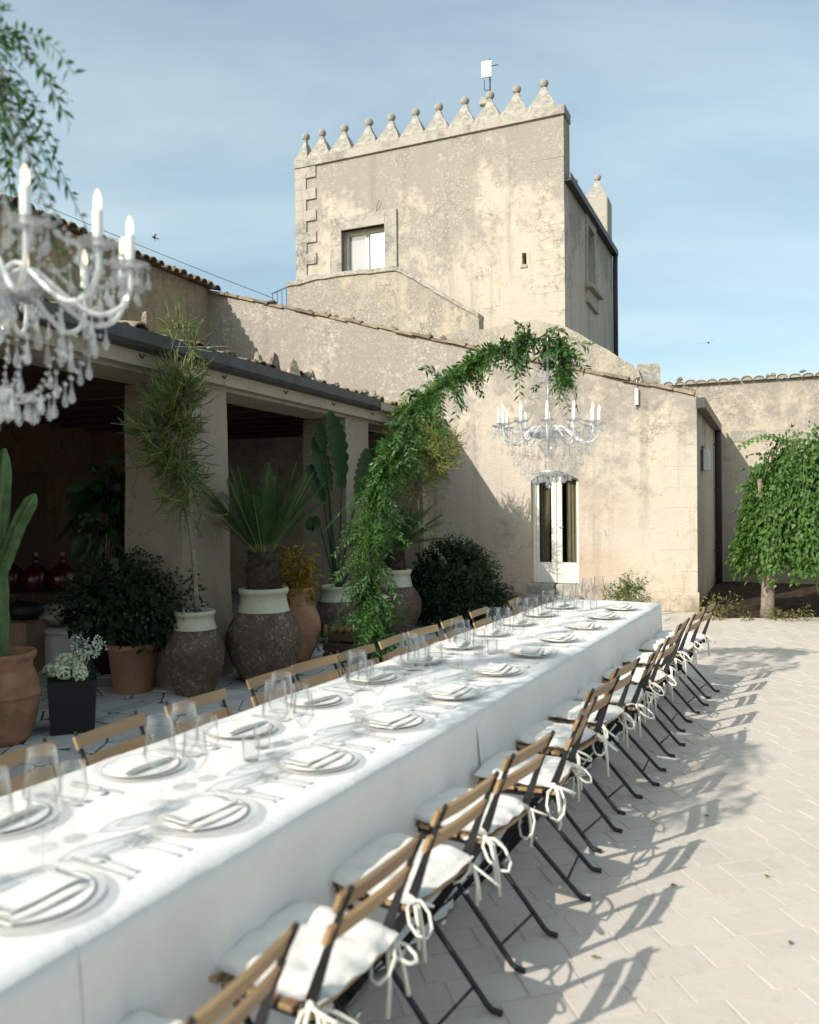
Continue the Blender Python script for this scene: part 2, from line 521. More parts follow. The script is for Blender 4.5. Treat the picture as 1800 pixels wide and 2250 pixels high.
def wood(name, c1, c2, axis_scale=(2, 30, 30), rough=.5, piece=.2):
    m, nt, out = new_mat(name)
    mp = N_(nt, 'ShaderNodeMapping'); mp.inputs['Scale'].default_value = axis_scale
    oi = nt.nodes.new('ShaderNodeObjectInfo')
    cm = nt.nodes.new('ShaderNodeVectorMath'); cm.operation = 'ADD'
    nt.links.new(coords(nt), cm.inputs[0]); nt.links.new(oi.outputs['Location'], cm.inputs[1])
    nt.links.new(cm.outputs[0], mp.inputs[0])
    n1 = noise(nt, mp.outputs[0], 1.0, 6, .6, .8)
    c = mixc(nt, ramp(nt, n1, .3, .7), c1, c2)
    pr = piece_rand(nt)
    c = mixc(nt, 1.0, c, mixc(nt, pr, (1 - piece,) * 3, (1 + piece * .5,) * 3), 'MULTIPLY')
    finish(nt, out, c, rough, bump(nt, n1, .2, .002), spec=.3)
    return m

def foliage(name, dark, lite, transl=.25, rough=.5, sat_var=.25, spec=.3):
    m, nt, out = new_mat(name)
    g = nt.nodes.new('ShaderNodeNewGeometry')
    c = mixc(nt, g.outputs['Random Per Island'], dark, lite)
    n1 = noise(nt, coords(nt), 3.5, 3)
    c = mixc(nt, ramp(nt, n1, .35, .7, 0, .5), c, tuple(x * .65 for x in dark))
    b = N_(nt, 'ShaderNodeBsdfPrincipled', Roughness=rough); b.inputs['Specular IOR Level'].default_value = spec
    nt.links.new(c, b.inputs['Base Color'])
    t = nt.nodes.new('ShaderNodeBsdfTranslucent')
    tc = mixc(nt, 1.0, c, (1.5, 1.6, .6), 'MULTIPLY')
    nt.links.new(tc, t.inputs[0])
    mx = N_(nt, 'ShaderNodeMixShader', Fac=transl)
    nt.links.new(b.outputs[0], mx.inputs[1]); nt.links.new(t.outputs[0], mx.inputs[2])
    nt.links.new(mx.outputs[0], out.inputs[0])
    return m

def thin_glass(name, tint=(.96, .97, .97), refl=.5, rough=.03, base=.04):
    """thin blown glass: mostly clear, brighter reflection towards the edges"""
    m, nt, out = new_mat(name)
    lw = N_(nt, 'ShaderNodeLayerWeight', Blend=.35)
    f = ramp(nt, lw.outputs['Facing'], .25, 1.0, base, refl)
    tr = nt.nodes.new('ShaderNodeBsdfTransparent'); tr.inputs[0].default_value = (*tint, 1)
    gl = N_(nt, 'ShaderNodeBsdfGlossy', Roughness=rough)
    mx = nt.nodes.new('ShaderNodeMixShader')
    nt.links.new(f, mx.inputs[0]); nt.links.new(tr.outputs[0], mx.inputs[1]); nt.links.new(gl.outputs[0], mx.inputs[2])
    nt.links.new(mx.outputs[0], out.inputs[0])
    return m

def crystal(name, white=.25):
    m, nt, out = new_mat(name)
    lw = N_(nt, 'ShaderNodeLayerWeight', Blend=.4)
    tr = nt.nodes.new('ShaderNodeBsdfTransparent'); tr.inputs[0].default_value = (.93, .94, .95, 1)
    gl = N_(nt, 'ShaderNodeBsdfGlossy', Roughness=.08)
    df = nt.nodes.new('ShaderNodeBsdfDiffuse'); df.inputs[0].default_value = (.85, .86, .87, 1)
    m1 = nt.nodes.new('ShaderNodeMixShader')
    nt.links.new(ramp(nt, lw.outputs['Facing'], .1, .95, .12, .75), m1.inputs[0])
    nt.links.new(tr.outputs[0], m1.inputs[1]); nt.links.new(gl.outputs[0], m1.inputs[2])
    m2 = N_(nt, 'ShaderNodeMixShader', Fac=white)
    nt.links.new(m1.outputs[0], m2.inputs[1]); nt.links.new(df.outputs[0], m2.inputs[2])
    nt.links.new(m2.outputs[0], out.inputs[0])
    return m

def cloth(name, c=(.80, .80, .79), weave=900, crease=.5, spots=0.0):
    m, nt, out = new_mat(name)
    v = coords(nt)
    mp = N_(nt, 'ShaderNodeMapping'); mp.inputs['Scale'].default_value = (1, 1, 1)
    nt.links.new(v, mp.inputs[0])
    n1 = noise(nt, v, 3.2, 5, .55, 1.2)
    n2 = noise(nt, v, 14, 4, .55, .6)
    n3 = noise(nt, v, weave, 2, .5)
    cc = mixc(nt, ramp(nt, n2, .3, .7), tuple(x * .95 for x in c), c)
    h = mth(nt, 'ADD', mth(nt, 'MULTIPLY', n1, 1.0), mth(nt, 'ADD', mth(nt, 'MULTIPLY', n2, .35), mth(nt, 'MULTIPLY', n3, .02)))
    b = finish(nt, out, cc, .85, bump(nt, h, crease, .02), spec=.15)
    b.inputs['Sheen Weight'].default_value = .15
    return m

def emit(name, c, s):
    m, nt, out = new_mat(name)
    e = N_(nt, 'ShaderNodeEmission', Strength=s); e.inputs[0].default_value = (*c, 1)
    nt.links.new(e.outputs[0], out.inputs[0]); return m

MT = {}
MT['facade'] = plaster('facade_plaster', (.54, .478, .405), (.285, .26, .232), (.60, .522, .42), spots=.95, greyamt=.70, top_z=(.5, 4.5), seed=1.0, dirt=.3, spot_x=(-2.2, -4.2), ochre=(.50, .335, .215))
MT['tower'] = plaster('tower_plaster', (.55, .49, .415), (.285, .262, .232), (.605, .53, .43), spots=.7, greyamt=.62, top_z=(4.5, 8.5), seed=4.0)
MT['stone'] = plaster('weathered_limestone', (.46, .425, .37), (.20, .188, .168), (.50, .455, .38), spots=.9, greyamt=.6, pits=1.0, seed=9.0, rough_scale=1.6)
MT['lichen'] = plaster('lichen_wall', (.47, .42, .345), (.27, .25, .215), (.52, .45, .34), spots=1.0, greyamt=.85, pits=1.0, seed=12.0, rough_scale=1.3)
MT['court'] = plaster('court_wall_plaster', (.50, .44, .365), (.27, .245, .22), (.555, .475, .375), spots=.6, greyamt=.6, top_z=(1.5, 4.5), seed=17.0, dirt=1.6, pits=.9)
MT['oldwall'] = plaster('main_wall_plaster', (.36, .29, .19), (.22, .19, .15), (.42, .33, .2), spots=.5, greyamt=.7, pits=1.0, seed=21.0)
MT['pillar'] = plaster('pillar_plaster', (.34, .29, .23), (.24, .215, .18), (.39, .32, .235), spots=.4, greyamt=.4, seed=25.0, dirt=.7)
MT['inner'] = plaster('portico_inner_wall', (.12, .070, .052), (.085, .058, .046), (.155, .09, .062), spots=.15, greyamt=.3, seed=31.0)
MT['beam'] = plaster('beam_plaster', (.42, .37, .295), (.34, .30, .25), (.46, .40, .31), spots=.3, greyamt=.5, seed=35.0)
MT['tile'] = plain('old_roof_tile', (.29, .225, .16), .9, .3, 9, .6, .02, spec=.1, piece=.3)
MT['rubble'] = plain('rubble_stone', (.36, .31, .24), .95, .35, 14, .8, .02, spec=.1, piece=.3)
MT['gutter'] = plain('gutter_zinc', (.075, .077, .080), .6, .25, 6, .1, .003, metallic=.2, piece=0)
MT['gutter_b'] = plain('brown_gutter', (.16, .14, .125), .5, .15, 6, .1, .003, metallic=.2)
MT['pipe'] = plain('dark_pipe', (.055, .048, .045), .5, .15, 8, .1, .002)
MT['white_paint'] = plain('white_paint', (.74, .71, .64), .5, .06, 8, .08, .002)
MT['pvc'] = plain('grey_box_paint', (.62, .63, .61), .5, .06, 8, .05, .002)
MT['window_glass'] = None
def pane_mat(name, tint, refl):
    m, nt, out = new_mat(name)
    b = finish(nt, out, tint, .03, None, spec=refl)
    return m
MT['pane'] = pane_mat('window_pane', (.03, .035, .04), .9)
m, nt, out = new_mat('sky_pane')                                  # glass reflecting the sky over a white blind
g = N_(nt, 'ShaderNodeBsdfGlossy', Roughness=.02); g.inputs[0].default_value = (.55, .60, .66, 1)
d = nt.nodes.new('ShaderNodeBsdfDiffuse'); d.inputs[0].default_value = (.10, .12, .14, 1)
x = N_(nt, 'ShaderNodeMixShader', Fac=.8)
nt.links.new(d.outputs[0], x.inputs[1]); nt.links.new(g.outputs[0], x.inputs[2]); nt.links.new(x.outputs[0], out.inputs[0])
MT['sky_pane'] = m
m, nt, out = new_mat('blind_pane')
g = N_(nt, 'ShaderNodeBsdfGlossy', Roughness=.02); g.inputs[0].default_value = (.9, .92, .95, 1)
d = nt.nodes.new('ShaderNodeBsdfDiffuse'); d.inputs[0].default_value = (.30, .305, .30, 1)
x = N_(nt, 'ShaderNodeMixShader', Fac=.18)
nt.links.new(d.outputs[0], x.inputs[1]); nt.links.new(g.outputs[0], x.inputs[2]); nt.links.new(x.outputs[0], out.inputs[0])
MT['blind_pane'] = m
MT['door_glass'] = thin_glass('door_glass', (.75, .76, .72), .5, .02, .08)
MT['curtain'] = cloth('linen_curtain', (.34, .31, .22), 300, .6)
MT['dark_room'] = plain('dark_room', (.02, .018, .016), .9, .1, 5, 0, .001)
MT['black_metal'] = plain('black_metal', (.012, .012, .013), .42, .2, 30, .08, .001, spec=.45)
MT['steel'] = plain('steel', (.62, .62, .60), .22, .05, 30, .03, .001, metallic=1.0)
MT['pewter'] = plain('dull_cutlery_steel', (.74, .74, .73), .45, .05, 30, .03, .001, metallic=.45)
MT['chair_wood'] = wood('chair_slat_wood', (.285, .18, .092), (.39, .262, .148), (14, 2, 14), .45, .22)
MT['cushion'] = cloth('cushion_cotton', (.74, .71, .665), 500, .7)
MT['rope'] = cloth('tie_ribbon', (.78, .75, .67), 600, .5)
MT['linen'] = cloth('table_linen', (.775, .758, .735), 900, .4)
MT['napkin'] = cloth('napkin_linen', (.80, .775, .72), 700, .3)
MT['china'] = plain('white_china', (.80, .79, .77), .12, .02, 8, .0, .001, spec=.5)
MT['silver_rim'] = plain('silver_rim', (.66, .65, .62), .4, .05, 20, .02, .001, metallic=.2)
m, nt, out = new_mat('glass_charger')
lw = N_(nt, 'ShaderNodeLayerWeight', Blend=.35)
tr_ = nt.nodes.new('ShaderNodeBsdfTransparent'); tr_.inputs[0].default_value = (.985, .985, .985, 1)
gl_ = N_(nt, 'ShaderNodeBsdfGlossy', Roughness=.1); df_ = nt.nodes.new('ShaderNodeBsdfDiffuse'); df_.inputs[0].default_value = (.84, .84, .83, 1)
a_ = nt.nodes.new('ShaderNodeMixShader'); nt.links.new(ramp(nt, lw.outputs['Facing'], .2, 1, .02, .12), a_.inputs[0]); nt.links.new(tr_.outputs[0], a_.inputs[1]); nt.links.new(gl_.outputs[0], a_.inputs[2])
b_ = N_(nt, 'ShaderNodeMixShader', Fac=.30); nt.links.new(a_.outputs[0], b_.inputs[1]); nt.links.new(df_.outputs[0], b_.inputs[2]); nt.links.new(b_.outputs[0], out.inputs[0])
MT['charger'] = m
MT['glass'] = thin_glass('blown_glass', (.975, .98, .98), .75, .012, .03)
MT['glass_foot'] = thin_glass('glass_foot', (.975, .978, .978), .22, .03, .02)
MT['arm_glass'] = crystal('arm_glass', .55)
MT['crystal'] = crystal('chandelier_crystal', .12)
MT['crystal_white'] = plain('milky_glass', (.80, .80, .80), .12, .03, 8, .02, .001, spec=.6)
MT['candle'] = plain('candle_sleeve', (.80, .79, .75), .5, .04, 8, .02, .001)
MT['bulb'] = emit('lit_bulb', (1.0, .80, .52), 1.5)
MT['green_leaf'] = foliage('ruscus_leaf', (.03, .085, .02), (.10, .20, .055), .28, .38)
MT['fern'] = foliage('asparagus_fern', (.08, .20, .035), (.16, .32, .07), .4, .6)
MT['tree_leaf'] = foliage('mulberry_leaf', (.05, .125, .025), (.13, .235, .055), .32, .42)
MT['dark_leaf'] = foliage('dark_shrub_leaf', (.018, .036, .014), (.034, .06, .022), .12, .5)
MT['fig_leaf'] = foliage('fig_leaf', (.02, .055, .018), (.045, .095, .03), .12, .35)
MT['cycad'] = foliage('cycad_leaf', (.025, .06, .018), (.06, .115, .03), .15, .38)
MT['banana'] = foliage('strelitzia_leaf', (.022, .06, .022), (.045, .10, .035), .15, .35)
MT['euph'] = foliage('pencil_cactus_stem', (.10, .14, .045), (.26, .31, .10), .12, .5)
MT['euph_y'] = foliage('yellow_pencil_cactus', (.20, .24, .06), (.40, .42, .13), .1, .5)
MT['croton'] = foliage('croton_leaf', (.22, .13, .012), (.42, .27, .03), .2, .45)
MT['shrub'] = foliage('small_shrub_leaf', (.06, .11, .025), (.17, .22, .06), .25, .5)
MT['weed'] = foliage('dry_weed', (.11, .12, .04), (.26, .24, .10), .25, .6)
MT['cactus'] = plain('cactus_skin', (.10, .17, .06), .5, .3, 12, .3, .006)
MT['bark'] = plain('pale_bark', (.26, .22, .175), .9, .35, 16, .9, .02)
MT['cycad_bark'] = plain('cycad_bark', (.09, .065, .045), .95, .4, 26, 1.0, .03)
MT['bark_grey'] = plain('grey_bark', (.30, .26, .22), .85, .25, 24, .5, .01)
MT['terracotta'] = plain('terracotta', (.36, .185, .105), .85, .25, 7, .35, .01)
MT['terracotta_plain'] = plain('plain_terracotta', (.33, .175, .105), .8, .10, 5, .12, .004)
def jar_mat():
    m, nt, out = new_mat('old_oil_jar')
    v = coords(nt)
    n1 = noise(nt, v, 5, 5); n2 = noise(nt, v, 34, 5, .7)
    c = mixc(nt, ramp(nt, n1, .3, .7), (.085, .060, .046), (.15, .108, .082))
    c = mixc(nt, mth(nt, 'MULTIPLY', ramp(nt, n2, .53, .62), ramp(nt, n1, .35, .6)), c, (.30, .262, .222))
    c = mixc(nt, ramp(nt, n2, .40, .30, 0, .6), c, (.03, .022, .018))
    finish(nt, out, c, .9, bump(nt, n2, .7, .012), spec=.12); return m
MT['jar'] = jar_mat()
def glaze_mat():
    m, nt, out = new_mat('cream_jar_glaze')
    v = coords(nt); n1 = noise(nt, v, 30, 5, .6); n0 = noise(nt, v, 6, 3)
    c = mixc(nt, ramp(nt, n0, .3, .7), (.46, .425, .32), (.56, .525, .41))
    c = mixc(nt, ramp(nt, n1, .66, .70), c, (.12, .08, .06))
    finish(nt, out, c, .4, bump(nt, n1, .15, .004), spec=.4); return m
MT['glaze'] = glaze_mat()
MT['soil'] = plain('soil', (.075, .055, .04), .98, .4, 12, 1.0, .04, spec=.05)
MT['black_plastic'] = plain('black_plastic', (.014, .014, .015), .5, .1, 8, .05, .001)
MT['petal'] = foliage('white_petal', (.72, .74, .64), (.84, .84, .78), .3, .6)
MT['petal_pure'] = foliage('pure_white_petal', (.80, .81, .80), (.88, .88, .87), .3, .6)
MT['cardboard'] = plain('cardboard', (.30, .20, .12), .9, .12, 6, .1, .002)
MT['cool_white'] = plain('cooler_plastic', (.48, .49, .49), .5, .06, 6, .05, .002)
MT['sack'] = cloth('sack_cloth', (.34, .31, .26), 200, .8)
MT['red_glass'] = plain('red_glass', (.06, .008, .007), .25, .1, 4, .0, .001, spec=.6)
MT['ceiling'] = wood('ceiling_boards', (.055, .036, .024), (.09, .06, .038), (2, 20, 20), .7, .2)
MT['iron_blue'] = plain('blue_grey_iron', (.10, .13, .17), .5, .1, 10, .05, .001)
MT['bird'] = plain('bird_feather', (.03, .028, .026), .7, .1, 10, .0, .001)
MT['cable'] = plain('black_cable', (.03, .03, .03), .6, .1, 10, 0, .001)
MT['string'] = plain('steel_string', (.55, .55, .53), .4, .05, 10, 0, .001, metallic=.5)
MT['fruit'] = plain('orange_fruit', (.22, .115, .03), .6, .2, 8, .1, .003)

def paver_mat():
    m, nt, out = new_mat('limestone_paver')
    v = coords(nt, 'Object')
    g = nt.nodes.new('ShaderNodeNewGeometry')
    pos = g.outputs['Position']
    pr = piece_rand(nt)
    c = mixc(nt, pr, (.552, .492, .436), (.602, .543, .484))
    n0 = noise(nt, pos, 1.3, 4, .6, .5); n1 = noise(nt, pos, 12, 5, .6); n2 = noise(nt, pos, 70, 4, .6)
    c = mixc(nt, ramp(nt, n0, .40, .72, 0, .45), c, (.54, .485, .415))
    c = mixc(nt, ramp(nt, n1, .58, .78, 0, .5), c, (.41, .365, .30))
    c = mixc(nt, ramp(nt, n2, .60, .72, 0, .25), c, (.36, .31, .25))
    c = mixc(nt, ramp(nt, n2, .36, .24, 0, .3), c, (.66, .62, .55))
    n3 = noise(nt, pos, .8, 6, .7, 1.0)
    c = mixc(nt, ramp(nt, n3, .56, .70, 0, .35), c, (.40, .36, .31))
    n4 = noise(nt, pos, 5.5, 3, .5)
    c = mixc(nt, ramp(nt, n4, .70, .74, 0, .45), c, (.33, .29, .24))
    h = mth(nt, 'ADD', mth(nt, 'MULTIPLY', n1, .7), mth(nt, 'MULTIPLY', n2, .3))
    finish(nt, out, c, .85, bump(nt, h, .5, .010), spec=.2); return m
MT['paver'] = paver_mat()
def joint_mat(name, a, b):
    m, nt, out = new_mat(name)
    g = nt.nodes.new('ShaderNodeNewGeometry'); pos = g.outputs['Position']
    n0 = noise(nt, pos, 1.7, 4, .6); n1 = noise(nt, pos, 40, 4, .6)
    c = mixc(nt, ramp(nt, n0, .35, .65), a, b)
    c = mixc(nt, ramp(nt, n1, .55, .75, 0, .5), c, tuple(x * .6 for x in a))
    finish(nt, out, c, .95, bump(nt, n1, .4, .006), spec=.1); return m
MT['joint'] = joint_mat('sand_joint', (.50, .45, .395), (.605, .55, .49))
MT['joint_dark'] = joint_mat('dark_joint', (.09, .082, .072), (.22, .20, .175))
def slab_mat():
    m, nt, out = new_mat('white_crazy_slab')
    g = nt.nodes.new('ShaderNodeNewGeometry'); pos = g.outputs['Position']
    pr = piece_rand(nt)
    c = mixc(nt, pr, (.47, .45, .42), (.62, .61, .58))
    n1 = noise(nt, pos, 9, 5, .6); n2 = noise(nt, pos, 50, 4, .6)
    c = mixc(nt, ramp(nt, n1, .56, .74, 0, .5), c, (.36, .34, .31))
    finish(nt, out, c, .8, bump(nt, n2, .3, .006), spec=.2); return m
MT['slab'] = slab_mat()
# ------------------------------------------------------------------ frames of the place
def bx(mb, x0, x1, y0, y1, z0, z1, mi=0):
    return mb.box(((x0 + x1) / 2, (y0 + y1) / 2, (z0 + z1) / 2), (abs(x1 - x0), abs(y1 - y0), abs(z1 - z0)), mi=mi)
def bbx(mb, x0, x1, y0, y1, z0, z1, b=.006):
    return mb.bbox(((x0 + x1) / 2, (y0 + y1) / 2, (z0 + z1) / 2), (abs(x1 - x0), abs(y1 - y0), abs(z1 - z0)), b)
C0 = ground(1533, 1345)
A = Frame(C0.x, C0.y, 24)                       # low house and tower: y = 0 is the gable with the door
P1 = ground(505, 1480)
PO = Frame(P1.x, P1.y, 21)                      # portico: x = 0 is the courtyard face of its pillars
XW = PO.l(A.w((A.xz(460, 632, 0)[0], 0, 0))).x  # back wall of the portico
TB = Frame(-0.812, 1.597, 28.2)                 # table: x = 0 its sunlit-side edge, y along it
T_W, T_H, T_END, T_START = 0.97, 0.75, 6.62, -2.2
PV = Frame(0, 0, -13)                           # rows of the courtyard paving

# ------------------------------------------------------------------ ground, paving
mb = MB(); mb.add([(-300, -300, 0), (300, -300, 0), (300, 300, 0), (-300, 300, 0)], [(0, 1, 2, 3)])
terrain = struct(mb.build('ground', MT['soil'], loc=(0, 0, -.06)))
pav = MB(); pav.add([(-8, -4, 0), (16, -4, 0), (16, 11.62, 0), (4.45, 11.62, 0), (4.45, 19, 0), (-8, 19, 0)], [(0, 1, 2, 3, 4, 5)])
paving = struct(pav.build('courtyard_paving', MT['joint'], loc=(0, 0, -.004)))
def in_court(x, y):
    if TB.l((x, y, 0)).x < -.62: return False
    a = A.l((x, y, 0))
    if a.x < .05: return a.y < -.05
    return y < 11.5
def shrink_rect(x0, x1, y0, y1, g): return x0 + g, x1 - g, y0 + g, y1 - g
unit_pavers = []
for k in range(10):
    u = MB()
    q = [(-.5 + random.uniform(0, .012), -.5 + random.uniform(0, .02)), (.5 - random.uniform(0, .012), -.5 + random.uniform(0, .02)),
         (.5 - random.uniform(0, .012), .5 - random.uniform(0, .02)), (-.5 + random.uniform(0, .012), .5 - random.uniform(0, .02))]
    u.prismz(q, -.03, 0.0, .022)
    unit_pavers.append(u.mesh('paver', MT['paver']))
plist = []
y = -2.0
while y < 15.5:
    h = random.choice((.13, .14, .155, .165))
    x = -6 + random.uniform(0, .3)
    while x < 16:
        L = random.uniform(.17, .31)
        c = PV.w((x + L / 2, y + h / 2, 0))
        if in_court(c.x, c.y): plist.append((c.x, c.y, L, h))
        x += L
    y += h
def visible_area(c):
    if c[1] < 1.2: return 0
    px = 900 + F_PX * c[0] / c[1]; py = 1105 + F_PX * CAM_H / c[1]
    if not (-20 < px < 1820 and py < 2300): return 0
    if TB.l((c[0], c[1], 0)).x < -.05: return 0
    return 1.0 / c[1] ** 3
plist.sort(key=lambda c: -visible_area(c))
far = MB()
for i, (cx, cy_, L, h) in enumerate(plist):
    dz = random.uniform(-.003, .002)
    if i < 300:
        o = obj('paver', random.choice(unit_pavers), paving, (cx, cy_, .004 + dz * .7))
        gp_ = random.uniform(.004, .009); o.scale = (L - gp_, h - gp_, 1); o.rotation_euler = (random.uniform(-.007, .007), random.uniform(-.007, .007), PV.rz + random.uniform(-.012, .012))
    else:
        M = Matrix.Translation((cx, cy_, .004 + dz * .7)) @ Matrix.Rotation(PV.rz + random.uniform(-.006, .006), 4, 'Z')
        s0 = far.n
        a, b = (L - .009) / 2, (h - .009) / 2
        far.prismz([(-a, -b), (a, -b), (a, b), (-a, b)], -.03, 0, .02); far.xf(M, s0)
stuff(far.build('distant_pavers', MT['paver'], paving))

# irregular white slabs in front of and under the portico
slabs = MB(); slabs.add([(-9, -1, 0), (4, -1, 0), (4, 19, 0), (-9, 19, 0)], [(0, 1, 2, 3)])
SB = MB()
pts = {}
gx, gy, cs = 40, 56, .325
for i in range(gx + 1):
    for j in range(gy + 1):
        pts[i, j] = (-6.6 + i * cs + random.uniform(-.12, .12) + (j % 2) * .11, -4.8 + j * cs + random.uniform(-.11, .11))
cells = []
for i in range(gx):
    for j in range(gy):
        q = [pts[i, j], pts[i + 1, j], pts[i + 1, j + 1], pts[i, j + 1]]
        w = [PO.w((a, b, 0)) for a, b in q]
        if any(TB.l(p).x > -.63 for p in w): continue
        cpt = sum(w, Vector()) / 4
        al = A.l(cpt)
        if al.y > -.25 or PO.l(cpt).x < XW + .2: continue
        if random.random() < .25:
            m1 = random.uniform(.35, .65); t = lambda p, r: (p[0] + (r[0] - p[0]) * m1, p[1] + (r[1] - p[1]) * m1)
            a_, b_ = t(q[0], q[1]), t(q[3], q[2])
            cells += [[q[0], a_, b_, q[3]], [a_, q[1], q[2], b_]]
        else: cells.append(q)
base = [PO.w((XW, -5, 0)), PO.w((XW, 7.2, 0))]
floor_pts = [PO.w((XW, -5, 0)), TB.w((-.6, -2.4, 0)), TB.w((-.6, 8.6, 0)), A.w((-3.4, 0, 0)), A.w((-9.0, 0, 0))]
fl = MB(); fl.add([(p.x, p.y, 0) for p in floor_pts], [tuple(range(5))])
slab_floor = struct(fl.build('portico_paving', MT['joint_dark'], loc=(0, 0, -.002)))
def shr(q, g):
    c = (sum(p[0] for p in q) / 4, sum(p[1] for p in q) / 4)
    out_ = []
    for p in q:
        d = (c[0] - p[0], c[1] - p[1]); l = math.hypot(*d) + 1e-6
        out_.append((p[0] + d[0] / l * g * 1.4 - c[0], p[1] + d[1] / l * g * 1.4 - c[1]))
    return c, out_
def seen(c):
    w = PO.w((c[0], c[1], 0))
    if w.y < 1: return 0
    px = 900 + F_PX * w.x / w.y; py = 1105 + F_PX * CAM_H / w.y
    if not (-30 < px < 1000 and 1380 < py < 1800): return 0
    return 1
SB = MB()
for q in cells:
    c, r = shr(q, random.uniform(.003, .010))
    # knock the corners off so the outline is irregular
    poly = []
    for k in range(4):
        a, b, d = r[k - 1], r[k], r[(k + 1) % 4]
        e = random.uniform(.03, .20)
        poly += [(b[0] + (a[0] - b[0]) * e, b[1] + (a[1] - b[1]) * e), (b[0] + (d[0] - b[0]) * e * .7, b[1] + (d[1] - b[1]) * e * .7)]
    if seen(c):
        s_ = MB(); s_.prismz(poly, -.03, random.uniform(.0, .006), .03)
        w = PO.w((c[0], c[1], 0))
        o = s_.build('slab', MT['slab'], slab_floor, (w.x, w.y, .006)); o.rotation_euler = (0, 0, PO.rz)
    else:
        s0 = SB.n; SB.prismz([(x + c[0], y_ + c[1]) for x, y_ in poly], -.03, 0.002, .03); SB.xf(Matrix.Translation((0, 0, .006)) @ PO.M, s0)
stuff(SB.build('shaded_slabs', MT['slab'], slab_floor))

# planting bed along the court wall
bed = MB(); nb = 40
ys = []
vv = []; ff = []
for i in range(nb + 1):
    X = 4.5 + 11 * i / nb
    ydg = 11.52 + random.uniform(-.05, .05)
    for j in range(9):
        Y = ydg + (17.5 - ydg) * (j / 8) ** 1.4
        vv.append((X, Y, -.003 + (0 if j == 0 else random.uniform(.015, .07))))
for i in range(nb):
    for j in range(8):
        a = i * 9 + j; ff.append((a, a + 9, a + 10, a + 1))
bed.add(vv, ff, True)
struct(bed.build('planting_bed', MT['soil']))
# ------------------------------------------------------------------ tiles and rough edges
def rough_edge(p, q, step=.16, j=.018):
    """points from p to q (exclusive of q) along a crumbling edge"""
    L = math.hypot(q[0] - p[0], q[1] - p[1]); n = max(1, int(L / step))
    out_ = [p]
    for i in range(1, n):
        t = i / n; out_.append((p[0] + (q[0] - p[0]) * t + random.uniform(-j, j) * .5, p[1] + (q[1] - p[1]) * t + random.uniform(-j, j)))
    return out_
def barrel_mesh(r=.085, L=.42, th=.016, n=7, name='roof_tile', mat='tile'):
    m_ = MB(); vv = []
    for yy, rr in ((0, r), (L, r * .82)):
        for rad in (rr, rr - th):
            for k in range(n + 1):
                a = math.pi * k / n
                vv.append((rad * math.cos(a), yy, rad * math.sin(a) * .9))
    w = n + 1
    ff = []
    for k in range(n):
        ff += [(k, k + 1, 2 * w + k + 1, 2 * w + k), (w + k + 1, w + k, 3 * w + k, 3 * w + k + 1),
               (k + 1, k, w + k, w + k + 1), (2 * w + k, 2 * w + k + 1, 3 * w + k + 1, 3 * w + k)]
    ff += [(0, 2 * w, 3 * w, w), (n, w + n, 3 * w + n, 2 * w + n)]
    m_.add(vv, ff, False)
    return m_.mesh(name, MT[mat])
TILE_ME = [barrel_mesh(), barrel_mesh(.092, .40), barrel_mesh(.08, .44)]
def stone_mesh(k):
    m_ = MB(); m_.ball((0, 0, 0), .5, 7, 5, 1, .8, .7, .28); me = m_.mesh('loose_stone', MT['rubble'])
    me.polygons.foreach_set('use_smooth', [False] * len(me.polygons)); return me
STONES = [stone_mesh(k) for k in range(6)]
def loose(parent, p, s, name='loose_stone'):
    o = obj(name, random.choice(STONES), parent, p)
    o.scale = (s * random.uniform(.8, 1.3), s * random.uniform(.8, 1.2), s * random.uniform(.7, 1.2))
    o.rotation_euler = (random.uniform(-.5, .5), random.uniform(-.5, .5), random.uniform(0, 6)); return o
def axis_tile(parent, p, dirv, tilt_up=(0, 0, 1), me=None, name='roof_tile'):
    """a barrel tile whose axis runs along dirv, hollow side down"""
    y_ = Vector(dirv).normalized(); z_ = Vector(tilt_up); x_ = y_.cross(z_).normalized(); z_ = x_.cross(y_)
    M = Matrix((x_, y_, z_)).transposed().to_4x4(); M.translation = Vector(p)
    o = obj(name, me or random.choice(TILE_ME), parent); o.matrix_local = M; return o

# ------------------------------------------------------------------ low house with the arched glass door
house = thing_fr('stone_house', 'low plastered stone house with tall white glass door and sloping tiled verge', 'house', A)
XL = A.xz(457, 636)[0]; ZR = A.xz(1521, 862)[1] - .05; ZL = A.xz(457, 636)[1] - .05
slope = (ZL - ZR) / XL
vz = lambda x: ZR + slope * x
dx0, dz1 = A.xz(1166, 1033); dx1 = A.xz(1271, 1033)[0]; dzb = .36
arch = []
for k in range(9):
    t = k / 8; a = dx0 + (dx1 - dx0) * t
    arch.append((a, dz1 - .15 + .15 * math.sin(math.pi * t) - .02))
top = rough_edge((0, vz(0)), (XL - .5, vz(XL - .5)), .2, .01)
poly = [(0, 0)] + top + [(XL - .5, vz(XL - .5)), (XL - .5, 0), (dx0, 0)] + arch + [(dx1, 0)]
mb = MB(); mb.prism(poly, 0, .45)
mb.build('gable_wall', MT['facade'], house)
mb = MB(); bx(mb, -.45, 0, .45, 4.55, 0, vz(0) - .02); mb.build('side_wall', MT['facade'], house)
mb = MB()                                                          # roof slab behind the verge
rp = [(0.02, vz(0) - .01), (XL - .5, vz(XL - .5) - .01), (XL - .5, vz(XL - .5) - .12), (.02, vz(0) - .12)]
mb.prism(rp, .46, 4.6); mb.build('roof', MT['tile'], house)
ns = int(-XL / .345)
sd = Vector((-1, 0, -slope)).normalized()                          # from the corner up to the left
